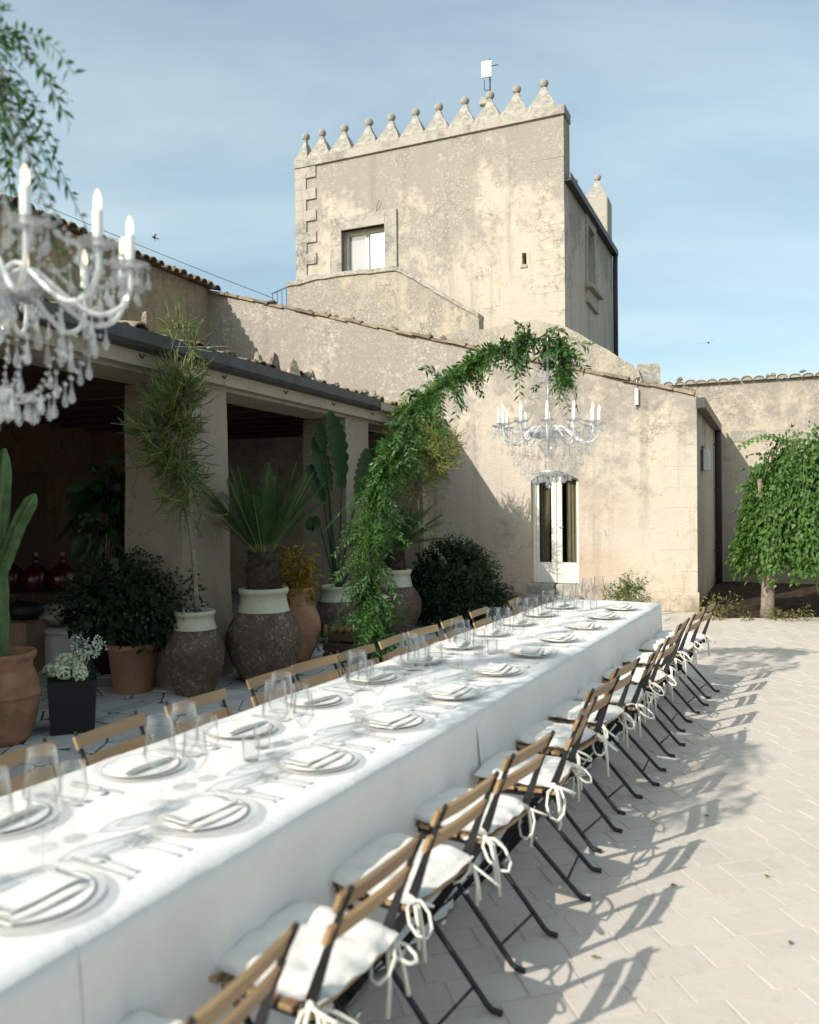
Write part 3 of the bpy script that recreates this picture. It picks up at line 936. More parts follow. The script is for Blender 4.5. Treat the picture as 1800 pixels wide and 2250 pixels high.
for i in range(ns + 1):
    s = .02 + i * .345
    p = Vector((0, .035, vz(0) - .012)) + sd * (s + random.uniform(-.02, .02))
    p.z += .012 * (i % 2) + random.uniform(-.006, .01); p.y += random.uniform(-.025, .02)
    t_ = axis_tile(house, p, (sd.x, random.uniform(-.03, .03), sd.z + random.uniform(-.03, .02)), (0, 0, 1), name='verge_tile')
    t_.scale = (random.uniform(.9, 1.1), random.uniform(.95, 1.08), .8)
for px, py, s in ((1520, 880, .13), (1506, 872, .16), (1440, 838, .10), (1400, 820, .12), (1260, 800, .09), (620, 663, .10), (600, 655, .15), (680, 675, .11), (740, 684, .11), (775, 690, .15), (865, 706, .14),
                  (945, 720, .17), (975, 730, .15), (545, 648, .1), (715, 680, .12), (840, 700, .1), (500, 640, .12), (1050, 742, .1)):
    x_, z_ = A.xz(px, py, .12); loose(house, (x_, .10, vz(x_) + .03 + s * .22), s)
# parapet of the upper roof, thick with lichen, rising behind the verge
Lp = [A.xz(px, py, .8) for px, py in ((985, 735), (1056, 724), (1120, 712), (1180, 703), (1240, 716), (1300, 750), (1350, 778), (1402, 812), (1420, 860))]
pl = []
for i in range(len(Lp) - 1): pl += rough_edge(Lp[i], Lp[i + 1], .12, .02)
pl += [Lp[-1], (Lp[-1][0], 3.0), (Lp[0][0], 3.0)]
mb = MB(); mb.prism(pl, .8, 1.15); mb.build('roof_parapet', MT['lichen'], house)
cx_, cz_ = A.xz(1425, 815, 1.6)
mb = MB(); mb.box((cx_, 1.6, cz_ - .15), (.42, .3, .5), Matrix.Rotation(.2, 3, 'Z'), top=.85); mb.build('stub_chimney', MT['stone'], house)
# plinth, door step and corner stones
mb = MB()
for i, (a, b, c_, d) in enumerate(((-1.0, .03, 0, .30), (-1.9, -1.02, 0, .27))):
    s_ = MB(); s_.prism([(a, c_), (b, c_), (b, d), (a, d + .015)], -.05, 0.002); s_.build('plinth_stone', MT['facade'], house)
for a, b in ((-2.66, -2.2), (-2.19, -1.72)):
    s_ = MB(); bbx(s_, a, b, -.30, .02, 0, .19, .015); s_.build('door_step', MT['stone'], house)
    s_ = MB(); bbx(s_, a + .02, b - .02, -.02, .2, .0, .355, .012); s_.build('door_sill', MT['stone'], house)
zq = .34
k = 0
while zq < vz(0) - .35:
    hq = random.uniform(.26, .36); w_ = (.52, .34)[k % 2] + random.uniform(-.05, .05)
    s_ = MB(); s_.prism([(-w_, zq + .006), (.004, zq + .006), (.004, zq + hq - .006), (-w_, zq + hq - .006)], -.004, .05)
    s_.build('quoin', MT['facade'], house); zq += hq; k += 1
# door: two white leaves with tall panes
door = MB()
dy = .14
fz0, fz1 = dzb, dz1 - .02
mid = (dx0 + dx1) / 2
def arch_z(x):
    t = (x - dx0) / (dx1 - dx0); return dz1 - .15 + .15 * math.sin(math.pi * max(0, min(1, t))) - .02
for side, (a, b) in enumerate(((dx0, mid - .004), (mid + .004, dx1))):
    st = .085; m0, m1 = (a + .06, b) if side == 0 else (a, b - .06)
    if side == 0: m0 = a + .055
    else: m1 = b - .03
    lf = MB()
    bbx(lf, m0, m0 + st * (.55 if side == 0 else 1), dy, dy + .045, fz0, arch_z(m0 + .04) - .0, .006)
    bbx(lf, m1 - st * (1 if side == 0 else .45), m1, dy, dy + .045, fz0, arch_z(m1 - .04), .006)
    bbx(lf, m0 + .002, m1 - .002, dy + .004, dy + .041, fz0, fz0 + .34, .006)
    g0, g1 = m0 + st * .55, m1 - st * .45
    top_pts = [(g0 - .02, arch_z(g0) - .05), (g1 + .02, arch_z(g1) - .05), (g1 + .02, arch_z(g1) + .02), ((g0 + g1) / 2, arch_z((g0 + g1) / 2) + .02), (g0 - .02, arch_z(g0) + .02)]
    lf.prism(top_pts, dy + .006, dy + .039)
    leaf = lf.build('door_leaf', MT['white_paint'], house)
    gl = MB(); gl.add([(g0, dy + .022, fz0 + .3), (g1, dy + .022, fz0 + .3), (g1, dy + .022, arch_z(g1) - .03), (g0, dy + .022, arch_z(g0) - .03)], [(0, 1, 2, 3)])
    gl.build('pane', MT['door_glass'], leaf)
    if side == 1:
        h_ = MB(); h_.tube([(m0 + .045, dy - .002, 1.28), (m0 + .045, dy - .03, 1.28), (m0 + .12, dy - .035, 1.28)], .007); h_.build('door_handle', MT['steel'], leaf)
fr_ = MB(); bbx(fr_, dx0 + .002, dx0 + .053, dy - .03, dy + .06, fz0, dz1 - .1, .004); bbx(fr_, dx1 - .028, dx1 - .002, dy - .03, dy + .06, fz0, dz1 - .1, .004)
fr_.build('door_frame', MT['white_paint'], house)
cu = MB()                                                          # curtains drawn to the outer side of each pane
for a, b in ((dx0 + .08, dx0 + .235), (mid + .13, mid + .33)):
    n = 26; vv = []
    for i in range(n + 1):
        x_ = a + (b - a) * i / n; y_ = .30 + .022 * math.sin(i * 1.9) + .01 * math.sin(i * .7)
        vv += [(x_, y_, .38), (x_ + .012 * math.sin(i), y_, dz1 - .02)]
    cu.add(vv, [(2 * i, 2 * i + 2, 2 * i + 3, 2 * i + 1) for i in range(n)], True)
cu.build('curtain', MT['curtain'], house)
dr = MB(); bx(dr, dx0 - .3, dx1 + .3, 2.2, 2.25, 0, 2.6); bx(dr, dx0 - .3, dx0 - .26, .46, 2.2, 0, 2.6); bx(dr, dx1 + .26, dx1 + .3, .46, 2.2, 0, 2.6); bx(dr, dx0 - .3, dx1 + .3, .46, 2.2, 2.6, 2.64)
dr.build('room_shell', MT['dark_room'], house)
# gutter, downpipe, meter box, wall lamp
gz = 3.13
gt = MB(); prof = [(.0, .0), (.13, .0), (.13, .14), (.115, .14), (.115, .015), (.015, .015), (.015, .14), (.0, .14)]
gt.prism([(x_ + .012, z_ + gz - .06) for x_, z_ in prof], -.22, 4.4)
gt.build('gutter', MT['gutter_b'], house)
ep = MB(); bx(ep, .014, .14, -.235, -.221, gz - .06, gz + .09); ep.build('gutter_end', MT['gutter'], house)
dp = MB(); dp.tube([(.085, 4.15, gz - .05), (.085, 4.15, gz - .2), (.085, 4.2, gz - .4), (.085, 4.2, .02)], .068, 10); dp.build('downpipe', MT['pipe'], house)
for z_ in (.7, 1.9, 2.8): br = MB(); br.box((.045, 4.2, z_), (.10, .16, .03)); br.build('pipe_bracket', MT['pipe'], house)
yb = .95
b_ = thing('meter_box', 'small pale grey meter box with black conduit on house corner wall', 'box', A.w((0.0, yb, 2.17)), A.rz)
m_ = MB(); bbx(m_, .004, .12, -.17, .17, 0, .34, .01); m_.build('box_body', MT['pvc'], b_)
m_ = MB(); bbx(m_, .1205, .128, -.14, .14, .03, .31, .004); m_.build('box_door', MT['pvc'], b_)
m_ = MB(); m_.tube([(.03, -.2, .0), (.03, -.2, .38), (.03, .1, .39)], .014); m_.build('conduit', MT['cable'], b_)
lx, lz = A.xz(1400, 865)
w_ = thing('wall_bracket', 'slim white lamp bracket high on the sunny plastered wall', 'lamp', A.w((lx, 0, lz)), A.rz)
m_ = MB(); bbx(m_, -.028, .028, -.06, -.004, -.18, .08, .006); m_.build('housing', MT['white_paint'], w_)
m_ = MB(); m_.tube([(0, -.03, .08), (0, -.03, .25)], .008); m_.tube([(0, -.03, .14), (.10, -.03, .23)], .007); m_.build('arm', MT['steel'], w_)
m_ = MB(); m_.tube([(0, -.03, -.18), (0, -.03, -.24)], .006); m_.build('cable_tail', MT['cable'], w_)

# ------------------------------------------------------------------ tower
YT = 2.2
tx0, tx1 = A.xz(652, 480, YT)[0], A.xz(1240, 500, YT)[0]
ztop = 8.98
TF = Frame(*(A.w((tx1, YT, 0)).xy), 24)                            # origin at the tower's near corner
TWd = tx1 - tx0
tower = thing_fr('stone_tower', 'square plastered stone tower with a row of ball-topped pyramid merlons', 'tower', TF)
tl = lambda px, py, y=0.0: TF.xz(px, py, y)
sz_ = 7.86                                                         # eaves on its side
wx0, wz1 = tl(752, 508, 0); wx1 = tl(847, 494, 0)[0]; wz0 = wz1 - 1.25
wm = (wx0 + wx1) / 2
slit = tl(1152, 568)
mb = MB()
mb.prism([(wm, ztop), (-TWd, ztop), (-TWd, 3.5), (wm, 3.5), (wm, wz0), (wx0, wz0), (wx0, wz1), (wm, wz1)], 0, .5)
sx_, szz = slit
sa, sb = sx_ - .045, sx_ + .045; s0_, s1_ = szz - .11, szz + .11
mb.prism([(wm, ztop), (wm, wz1), (wx1, wz1), (wx1, wz0), (wm, wz0), (wm, 3.5), (sx_, 3.5), (sx_, s0_), (sa, s0_), (sa, s1_), (sx_, s1_), (sx_, ztop)], 0, .5)
mb.prism([(sx_, ztop), (sx_, s1_), (sb, s1_), (sb, s0_), (sx_, s0_), (sx_, 3.5), (0, 3.5), (0, ztop)], 0, .5)
mb.build('front_wall', MT['tower'], tower)
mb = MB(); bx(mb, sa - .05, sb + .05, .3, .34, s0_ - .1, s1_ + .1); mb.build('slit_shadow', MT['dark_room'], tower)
mb = MB(); bbx(mb, sa - .03, sb + .02, -.02, .02, s0_ - .07, s0_ - .004, .006); mb.build('slit_sill', MT['stone'], tower)
# side wall with its own window opening
def th(px, py): p = TF.hit(px, py, 0, 0.0); return p.y, p.z
depth = th(1344, 546)[0] + .1
q0, q1 = th(1290, 495), th(1304, 520)
oy0, oy1 = q0[0], q1[0]; oz1 = q0[1]; oz0 = th(1292, 622)[1]
def prism_x(mb_, poly, x0, x1):                                    # (y, z) polygon along x
    s0 = mb_.n; mb_.prism(poly, -x1, -x0); mb_.xf(Matrix.Rotation(math.pi / 2, 4, 'Z'), s0)
mb = MB(); ym = (oy0 + oy1) / 2
prism_x(mb, [(ym, sz_), (.5, sz_), (.5, 3.5), (ym, 3.5), (ym, oz0), (oy0, oz0), (oy0, oz1), (ym, oz1)], -.4, 0)
prism_x(mb, [(ym, sz_), (ym, oz1), (oy1, oz1), (oy1, oz0), (ym, oz0), (ym, 3.5), (depth, 3.5), (depth, sz_)], -.4, 0)
mb.build('side_wall', MT['tower'], tower)
mb = MB(); bx(mb, -.34, -.30, oy0 - .05, oy1 + .05, oz0 - .05, oz1 + .05); mb.build('side_pane', MT['pane'], tower)
mb = MB()
fw = .2
bbx(mb, 0, .035, oy0 - fw, oy0, oz0 - .1, oz1 + fw, .006); bbx(mb, 0, .035, oy1, oy1 + fw, oz0 - .1, oz1 + fw, .006); bbx(mb, 0, .037, oy0 - .002, oy1 + .002, oz1, oz1 + fw - .002, .006)
mb.build('side_window_surround', MT['stone'], tower)
mb = MB(); bbx(mb, 0, .17, oy0 - fw - .1, oy1 + fw + .1, oz0 - .17, oz0 - .08, .01); mb.build('side_window_sill', MT['stone'], tower)
mb = MB()
prism_x(mb, [(oy0 - fw, oz0 - .171), (oy1 + fw, oz0 - .171), (oy1 + fw, oz0 - .5), (oy0 - fw, oz0 - .45)], 0, .07); mb.build('sill_corbel', MT['stone'], tower)
mb = MB(); bx(mb, -TWd, -.4, depth - .4, depth, 3.5, sz_); bx(mb, -TWd, -TWd + .4, .5, depth - .4, 3.5, sz_); bx(mb, -TWd + .01, -.01, .5, depth, sz_, sz_ + .1); mb.build('rear_walls', MT['tower'], tower)
# cap course and merlons
mb = MB(); mb.prism(rough_edge((-TWd - .03, ztop), (.03, ztop), 6, 0) + [(.03, ztop)] + rough_edge((.03, ztop + .17), (-TWd - .03, ztop + .17), .2, .012) + [(-TWd - .03, ztop + .17)], -.045, .48)
mb.build('cap_course', MT['stone'], tower)
def merlon_mesh(k):
    m_ = MB(); hw, hd, H = .285, .22, .50
    z0 = 0
    vv = []
    rows = [(1.0, 0), (.98, .05), (.80, .13), (.60, .24), (.38, .36), (.19, .46), (.16, .50)]
    for s_, z_ in rows:
        for sx, sy in ((-1, -1), (1, -1), (1, 1), (-1, 1)):
            vv.append((sx * hw * s_ + random.uniform(-.008, .008), sy * hd * max(s_, .2) + random.uniform(-.008, .008), z_))
    ff = []
    for r_ in range(len(rows) - 1):
        for q in range(4):
            ff.append((r_ * 4 + q, r_ * 4 + (q + 1) % 4, r_ * 4 + 4 + (q + 1) % 4, r_ * 4 + 4 + q))
    m_.add(vv, ff)
    return m_.mesh('merlon', MT['stone'])
MERL = [merlon_mesh(k) for k in range(4)]
ballm = []
for k in range(4):
    b_ = MB(); b_.lathe([(.045, 0), (.05, .015), (.045, .03), (.06, .04), (.092, .075), (.108, .12), (.10, .165), (.07, .2), (.03, .217), (0, .222)], 12, wob=.03)
    ballm.append(b_.mesh('ball', MT['stone']))
mx = [600 + z / 2.156 for z in (235, 338, 455, 560, 677, 789, 911, 1032, 1155, 1285)]
def merlon(x_, y_, z_, sc=1.0, sy=1.0):
    o = obj('merlon', random.choice(MERL), tower, (x_, y_, z_)); o.scale = (sc, sy, 1)
    o.rotation_euler = (random.uniform(-.02, .02), random.uniform(-.025, .025), 0)
    b = obj('ball', random.choice(ballm), o, (0, 0, .49)); b.scale = (.84 / sc, .84 / sy, .84); return o
for i, px in enumerate(mx):
    merlon(tl(px, 300, .2)[0], .21, ztop + .165)
merlon(-TWd + .14, .2, ztop + .165, .55)
for k in range(1, 4): merlon(-TWd + .2, .2 + .62 * k, ztop - .3, .8)
mb = MB(); bx(mb, -TWd, -TWd + .4, .48, depth, sz_ + .1, ztop - .3); mb.build('west_parapet', MT['stone'], tower)
# far parapet whose end stands above the side gutter
fp = MB(); bbx(fp, -TWd, .0, depth - .62, depth - .02, sz_ + .1, 9.0, .02); fp.build('rear_parapet', MT['stone'], tower)
for k in range(3): merlon(-.3 - .56 * k, depth - .32, 9.0)
loose(tower, (-.12, 1.0, sz_ + .22), .16, 'roof_stone'); loose(tower, (-.1, 1.35, sz_ + .2), .12, 'roof_stone')
# quoins on the left edge
zq = ztop - .02; k = 0
while zq > 6.0:
    h_ = .232; wd = (.50, .26)[k % 2]
    q = MB(); q.prism([(-TWd - .012, zq - h_ + .004), (-TWd + wd, zq - h_ + .004), (-TWd + wd, zq), (-TWd - .012, zq)], -.035, .06)
    q.build('quoin', MT['stone'], tower); zq -= h_; k += 1
zq = ztop - .45; k = 0
while zq > 4.6:
    h_ = random.uniform(.28, .36); wd = (.62, .34)[k % 2] + random.uniform(-.06, .06)
    if random.random() < .8:
        q = MB(); q.prism([(-wd, zq - h_ + .008), (.004, zq - h_ + .008), (.004, zq - .004), (-wd, zq - .004)], -.005, .06)
        q.build('corner_quoin', MT['tower'] if random.random() < .5 else MT['stone'], tower)
    zq -= h_; k += 1
# window of the front
sur = .27
def sstone(poly, y0=-.05):
    s_ = MB(); s_.prism(poly, y0, .1); return s_.build('window_stone', MT['stone'], tower)
sstone([(wx0 - sur, wz0), (wx0, wz0), (wx0, wz1 - .3), (wx0 - sur, wz1 - .3)])
sstone([(wx0 - sur, wz1 - .294), (wx0, wz1 - .294), (wx0, wz1), (wx1, wz1), (wx1, wz1 + sur), (wx0 - sur, wz1 + sur)])
sstone([(wx1, wz1 - .40), (wx1 + sur, wz1 - .40), (wx1 + sur, wz1 + sur), (wx1 + .006, wz1 + sur), (wx1 + .006, wz1), (wx1, wz1)])
sstone([(wx1, wz0), (wx1 + sur, wz0), (wx1 + sur, wz1 - .406), (wx1, wz1 - .406)])
win = MB(); yw = .17
for a, b in ((wx0 + .004, wx0 + .07), (wm - .045, wm - .003), (wm + .003, wm + .045), (wx1 - .07, wx1 - .004)): bbx(win, a, b, yw, yw + .06, wz0, wz1 - .004, .006)
bbx(win, wx0 + .07, wm - .045, yw + .004, yw + .056, wz1 - .08, wz1 - .005, .004); bbx(win, wm + .045, wx1 - .07, yw + .004, yw + .056, wz1 - .08, wz1 - .005, .004)
wo = win.build('window', MT['white_paint'], tower)
for a, b in ((wx0 + .06, wm - .04), (wm + .04, wx1 - .06)):
    p_ = MB(); bx(p_, a, b, yw + .03, yw + .036, wz0, wz1 - .07); p_.build('pane', MT['blind_pane' if a < wm - .1 else 'sky_pane'], wo)
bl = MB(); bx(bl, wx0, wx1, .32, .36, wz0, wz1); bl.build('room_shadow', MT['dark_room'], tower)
sp_ = MB(); x_, z_ = tl(832, 462); sp_.tube([(x_ - .04, -.01, wz1 + sur), (x_ - .01, -.05, wz1 + sur + .12), (x_ + .05, -.06, wz1 + sur + .22)], .006, 5); sp_.build('wire_stub', MT['cable'], tower)
# side gutter and pipe
g_ = MB(); g_.prism([(.0 + x_, sz_ - .12 + z_) for x_, z_ in prof], .02, depth + .1); g_.build('gutter', MT['pipe'], tower)
g_ = MB(); g_.tube([(.08, depth - .05, sz_ - .1), (.07, depth - .02, sz_ - .5), (.07, depth - .02, 3.6)], .062, 8); g_.build('downpipe', MT['pipe'], tower)
# outer stair: solid parapet climbing to the window
YS = -1.0
st_px = ((632, 690), (632, 622), (656, 619), (700, 606), (760, 598), (870, 587), (884, 592), (1052, 690), (1054, 760))
sp = [TF.xz(px, py, YS) for px, py in st_px]
pl = [sp[0], sp[1]]
for i in range(1, len(sp) - 2): pl += rough_edge(sp[i], sp[i + 1], .13, .015)
pl += [sp[-2], (sp[-1][0], 3.6), (sp[0][0], 3.6)]
mb = MB(); mb.prism(pl, YS, YS + .28); mb.build('stair_parapet', MT['lichen'], tower)
cp = []
for i in range(1, len(sp) - 2): cp += rough_edge(sp[i], sp[i + 1], .13, .012)
cp.append(sp[-2])
cap = [(a, b + .012) for a, b in cp] + [(a, b - .07) for a, b in reversed(cp)]
mb = MB(); mb.prism(cap, YS - .035, YS + .31); mb.build('stair_coping', MT['stone'], tower)
mb = MB(); bx(mb, sp[0][0], sp[5][0], YS + .28, 0, 3.6, 5.6); mb.build('stair_landing', MT['lichen'], tower)
# antenna panel on the parapet
ax_, az_ = tl(1069, 150, .25)
an = thing('roof_antenna', 'pale square antenna panel on a thin mast above the merlons', 'antenna', TF.w((ax_, .25, ztop + .6)), TF.rz + R(8))
zt = az_ - (ztop + .6)
m_ = MB(); m_.box((0, 0, zt - .02), (.20, .03, .33), Matrix.Rotation(R(-4), 3, 'X')); m_.build('panel', MT['white_paint'], an)
m_ = MB(); m_.tube([(.06, .05, -.1), (.06, .05, zt + .2)], .016); m_.tube([(.06, .05, zt + .05), (.22, .1, zt + .09)], .008); m_.tube([(-.05, .03, zt - .2), (-.05, .05, zt - .4), (.06, .05, zt - .42)], .008); m_.build('mast', MT['pipe'], an)
m_ = MB(); bbx(m_, -.14, .04, -.06, .06, .0, .16, .02); m_.build('base_block', MT['stone'], an)
# small iron railing by the stair
rl = thing('roof_railing', 'little blue-grey iron railing at the left end of the stair', 'railing', TF.w((sp[0][0] - .02, YS + .4, TF.xz(600, 668, YS + .4)[1])), TF.rz)
m_ = MB(); m_.tube([(-.62, 0, .22), (0, 0, .38)], .014); m_.build('top_rail', MT['iron_blue'], rl)
for k in range(6):
    m_ = MB(); xk = -.6 + k * .115; m_.tube([(xk, 0, -.3), (xk, 0, .22 + (xk + .62) * .258)], .009); m_.build('baluster', MT['iron_blue'], rl)

# ------------------------------------------------------------------ court wall on the right
YC = 4.62
CF = Frame(*(A.w((0, YC, 0)).xy), 24)
cw = thing_fr('court_wall', 'high weathered courtyard wall capped with curved tiles behind the tree', 'wall', CF)
ct = 4.08
mb = MB(); mb.prism([(-4.5, 0), (14, 0), (14, ct + .05)] + rough_edge((14, ct + .05), (-4.5, ct), .25, .02) + [(-4.5, ct)], 0, .5); mb.build('wall_body', MT['court'], cw)
mb = MB(); mb.prism([(.3, 2.86), (14, 2.9), (14, 3.12), (.3, 3.08)], -.012, .05); mb.build('wall_band', MT['lichen'], cw)
xk = -4.4
while xk < 9:
    o = axis_tile(cw, (xk, -.10, ct + .0 + random.uniform(-.012, .02)), (random.uniform(-.05, .05), 1, random.uniform(.0, .05)), name='cap_tile')
    o.scale = (1.25, 1.35, .95)
    pg = MB(); pg.add([(xk + .093 * math.cos(math.pi * q_ / 6), -.085, ct - .004 + .07 * math.sin(math.pi * q_ / 6)) for q_ in range(7)], [tuple(range(7))]); pg.build('tile_mortar', MT['court'], cw)
    xk += .218 + random.uniform(-.012, .012)
for k in range(16): loose(cw, (random.uniform(-3.5, 3.5), -.02, ct + random.uniform(0, .12)), random.uniform(.08, .16))
# ------------------------------------------------------------------ main building wall behind the portico
ZE = 5.93
mw = thing_fr('main_building', 'tall shaded building wall with ragged tiled eaves above the portico', 'building', PO)
yF = PO.l(A.w((XL, 0, 0))).y
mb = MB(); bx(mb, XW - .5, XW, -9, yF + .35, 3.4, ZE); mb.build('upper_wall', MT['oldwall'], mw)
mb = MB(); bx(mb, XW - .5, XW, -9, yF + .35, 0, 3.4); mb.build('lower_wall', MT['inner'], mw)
yk = -3.0
while yk < yF + .1:
    o = axis_tile(mw, (XW + .20, yk, ZE - .02 + random.uniform(-.012, .02)), (-1, random.uniform(-.06, .06), .22), name='eave_tile')
    o.scale = (1.05, 1.2, 1.1)
    if random.random() < .5: loose(mw, (XW + .06, yk + .1, ZE + .1), random.uniform(.07, .13))
    yk += .205 + random.uniform(-.015, .015)
mb = MB(); mb.add([(XW + .1, -9, ZE + .02), (XW + .1, yF + .3, ZE + .02), (XW - 5, yF + .3, ZE + 1.5), (XW - 5, -9, ZE + 1.5)], [(0, 1, 2, 3)]); mb.build('roof', MT['tile'], mw)

# ------------------------------------------------------------------ portico
po = thing_fr('portico', 'deep shady portico with plastered pillars, long beam and zinc gutter', 'portico', PO)
yE = PO.l(A.w((A.xz(985, 940)[0], 0, 0))).y                         # where it meets the house
BB, BT = 2.84, 2.99                                                 # beam bottom and top
def pillar(y1, L=.75, W=.62):
    m_ = MB(); n = 10
    for_y = [y1 - L, y1]
    vv = []; ff = []
    zs = [0, .5, 1.0, 1.5, 2.0, 2.5, BB - .003]
    for z_ in zs:
        for (x_, y_) in ((-W, y1 - L), (0, y1 - L), (0, y1), (-W, y1)):
            g = .03 * (1 - z_ / BB)
            cxx, cyy = -W / 2, y1 - L / 2
            vv.append((x_ + (g if x_ > cxx else -g) + random.uniform(-.008, .008), y_ + (g if y_ > cyy else -g) + random.uniform(-.008, .008), z_))
    for r_ in range(len(zs) - 1):
        for q in range(4): ff.append((r_ * 4 + q, r_ * 4 + (q + 1) % 4, r_ * 4 + 4 + (q + 1) % 4, r_ * 4 + 4 + q))
    m_.add(vv, ff); return m_.build('pillar', MT['pillar'], po)
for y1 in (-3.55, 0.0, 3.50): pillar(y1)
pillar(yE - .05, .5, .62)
mb = MB(); bx(mb, -.55, -.02, -9, yE - .1, BB, BT + .02); mb.build('beam', MT['beam'], po)
mb = MB(); bx(mb, -.02, .09, -9, yE - .02, BB + .03, BT + .06); mb.build('fascia', MT['beam'], po)
yg = PO.hit(846, 890, 0, .3).y
mb = MB(); mb.prism([(.092, BT + .0), (.20, BT + .01), (.235, BT + .04), (.235, BT + .145), (.220, BT + .145), (.220, BT + .05), (.107, BT + .015), (.107, BT + .12), (.092, BT + .12)], -9, yg); mb.build('gutter', MT['gutter'], po)
mb = MB(); bx(mb, .10, .238, yg, yg + .012, BT + .0, BT + .145); mb.build('gutter_end', MT['gutter'], po)
mb = MB(); bx(mb, .092, .22, yg + .02, yE - .06, BT + .02, BT + .12); mb.build('eave_board', MT['beam'], po)
for k in range(8):
    y_ = -5 + k * 1.2
    mb = MB(); mb.tube([(.09, y_, BB + .12), (.12, y_, BB + .09), (.14, y_, BB + .12)], .008, 5); mb.build('hook', MT['pipe'], po)
rz_ = lambda x_: BT + .13 + (.25 - x_) * (1.05 / (.25 - XW))
mb = MB(); mb.add([(.15, -9, rz_(.15)), (.15, yE - .02, rz_(.15)), (XW, yE - .02 + (XW * -.0), rz_(XW)), (XW, -9, rz_(XW)),
                   (.15, -9, rz_(.15) - .06), (.15, yE - .02, rz_(.15) - .06), (XW, yE - .02, rz_(XW) - .06), (XW, -9, rz_(XW) - .06)],
                  [(0, 1, 2, 3), (7, 6, 5, 4), (0, 4, 5, 1), (1, 5, 6, 2), (2, 6, 7, 3)]); mb.build('roof_deck', MT['tile'], po)
yk = -4.0
ru = Vector((-1, 0, 1.05 / (.25 - XW))).normalized()
restt = MB()
while yk < yE - .1:
    if random.random() < .35: yk += .212; continue
    o = axis_tile(po, (.15 + random.uniform(-.04, .02), yk, rz_(.15) + random.uniform(-.05, .0)), (ru.x, random.uniform(-.08, .08), ru.z + random.uniform(-.06, .02)), name='roof_tile')
    o.scale = (1.1, 1.0, 1.1)
    if random.random() < .6: loose(po, (.12 + random.uniform(-.1, .06), yk + .1, rz_(.25) + .06), random.uniform(.06, .15))
    yk += .212 + random.uniform(-.012, .012)
yk = -4.0
while yk < yE - .1:
    for r_ in range(1, 12):
        y_ = Vector(ru); x_ = y_.cross(Vector((0, 0, 1))).normalized(); z2 = x_.cross(y_)
        M = Matrix((x_, y_, z2)).transposed().to_4x4(); M.translation = Vector((.15, yk + random.uniform(-.01, .01), rz_(.15) + random.uniform(-.005, .015))) + ru * .40 * r_
        s0 = restt.n; me = TILE_ME[0]
        restt.add([v.co for v in me.vertices], [tuple(p.vertices) for p in me.polygons]); restt.xf(M, s0)
    yk += .212
stuff(restt.build('upper_roof_tiles', MT['tile'], po))
# broken tiles standing up behind the gutter
for px, py, s in ((590, 745, .13), (630, 765, .19), (661, 775, .17), (705, 800, .09), (842, 862, .10), (358, 708, .16)):
    p = PO.hit(px, py, 0, .22)
    m_ = MB(); h_ = s * random.uniform(.8, 1.1)
    m_.add([(-s * .5, 0, -.06), (s * .5, 0, -.06), (s * .2, .02, h_ * .8), (-s * .1, .03, h_), (-s * .5, .07, -.06), (s * .5, .06, -.06), (s * .15, .06, h_ * .75), (-s * .12, .06, h_ * .9)],
           [(0, 1, 2, 3), (7, 6, 5, 4), (0, 4, 5, 1), (1, 5, 6, 2), (2, 6, 7, 3), (3, 7, 4, 0)])
    o = m_.build('broken_tile', MT['rubble'], po, (.10 + random.uniform(-.05, .05), p.y, rz_(.12) + .05)); o.rotation_euler = (0, random.uniform(-.3, .3), R(90) + random.uniform(-.5, .5))
# ceiling with beams
mb = MB(); bx(mb, XW, -.55, -9, yE - .02, BT + .02, BT + .06); mb.build('ceiling', MT['ceiling'], po)
for k in range(18):
    mb = MB(); y_ = -4 + k * .6
    bx(mb, XW, -.56, y_, y_ + .1, BT - .1, BT + .018)
    if y_ < yE - .3: mb.build('ceiling_joist', MT['ceiling'], po)
# doorway with pale arched surround in the dark rear wall, and a near-black panel painted as its dark opening
aw = MB()
ya, yb2 = 4.35, 5.75; ar = (yb2 - ya) / 2; zc = 1.75
pts_o = [(ya - .22, 0)] + [((ya + yb2) / 2 - (ar + .22) * math.cos(math.pi * k / 12), zc + (ar + .22) * math.sin(math.pi * k / 12) * .8) for k in range(13)] + [(yb2 + .22, 0)]
pts_i = [(yb2, 0)] + [((ya + yb2) / 2 + ar * math.cos(math.pi * k / 12), zc + ar * math.sin(math.pi * k / 12) * .8) for k in range(13)] + [(ya, 0)]
prism_x(aw, pts_o + pts_i, XW, XW + .09); aw.build('arch_surround', MT['pillar'], po)
ad = MB(); prism_x(ad, list(reversed(pts_i)), XW + .002, XW + .03); ad.build('arch_dark_panel', MT['dark_room'], po)
for (a, b) in ((-2.2, -1.1), (1.2, 2.3)):
    mb = MB(); bx(mb, XW + .002, XW + .05, a, b, 0, 2.2); mb.build('shut_door', MT['ceiling'], po)
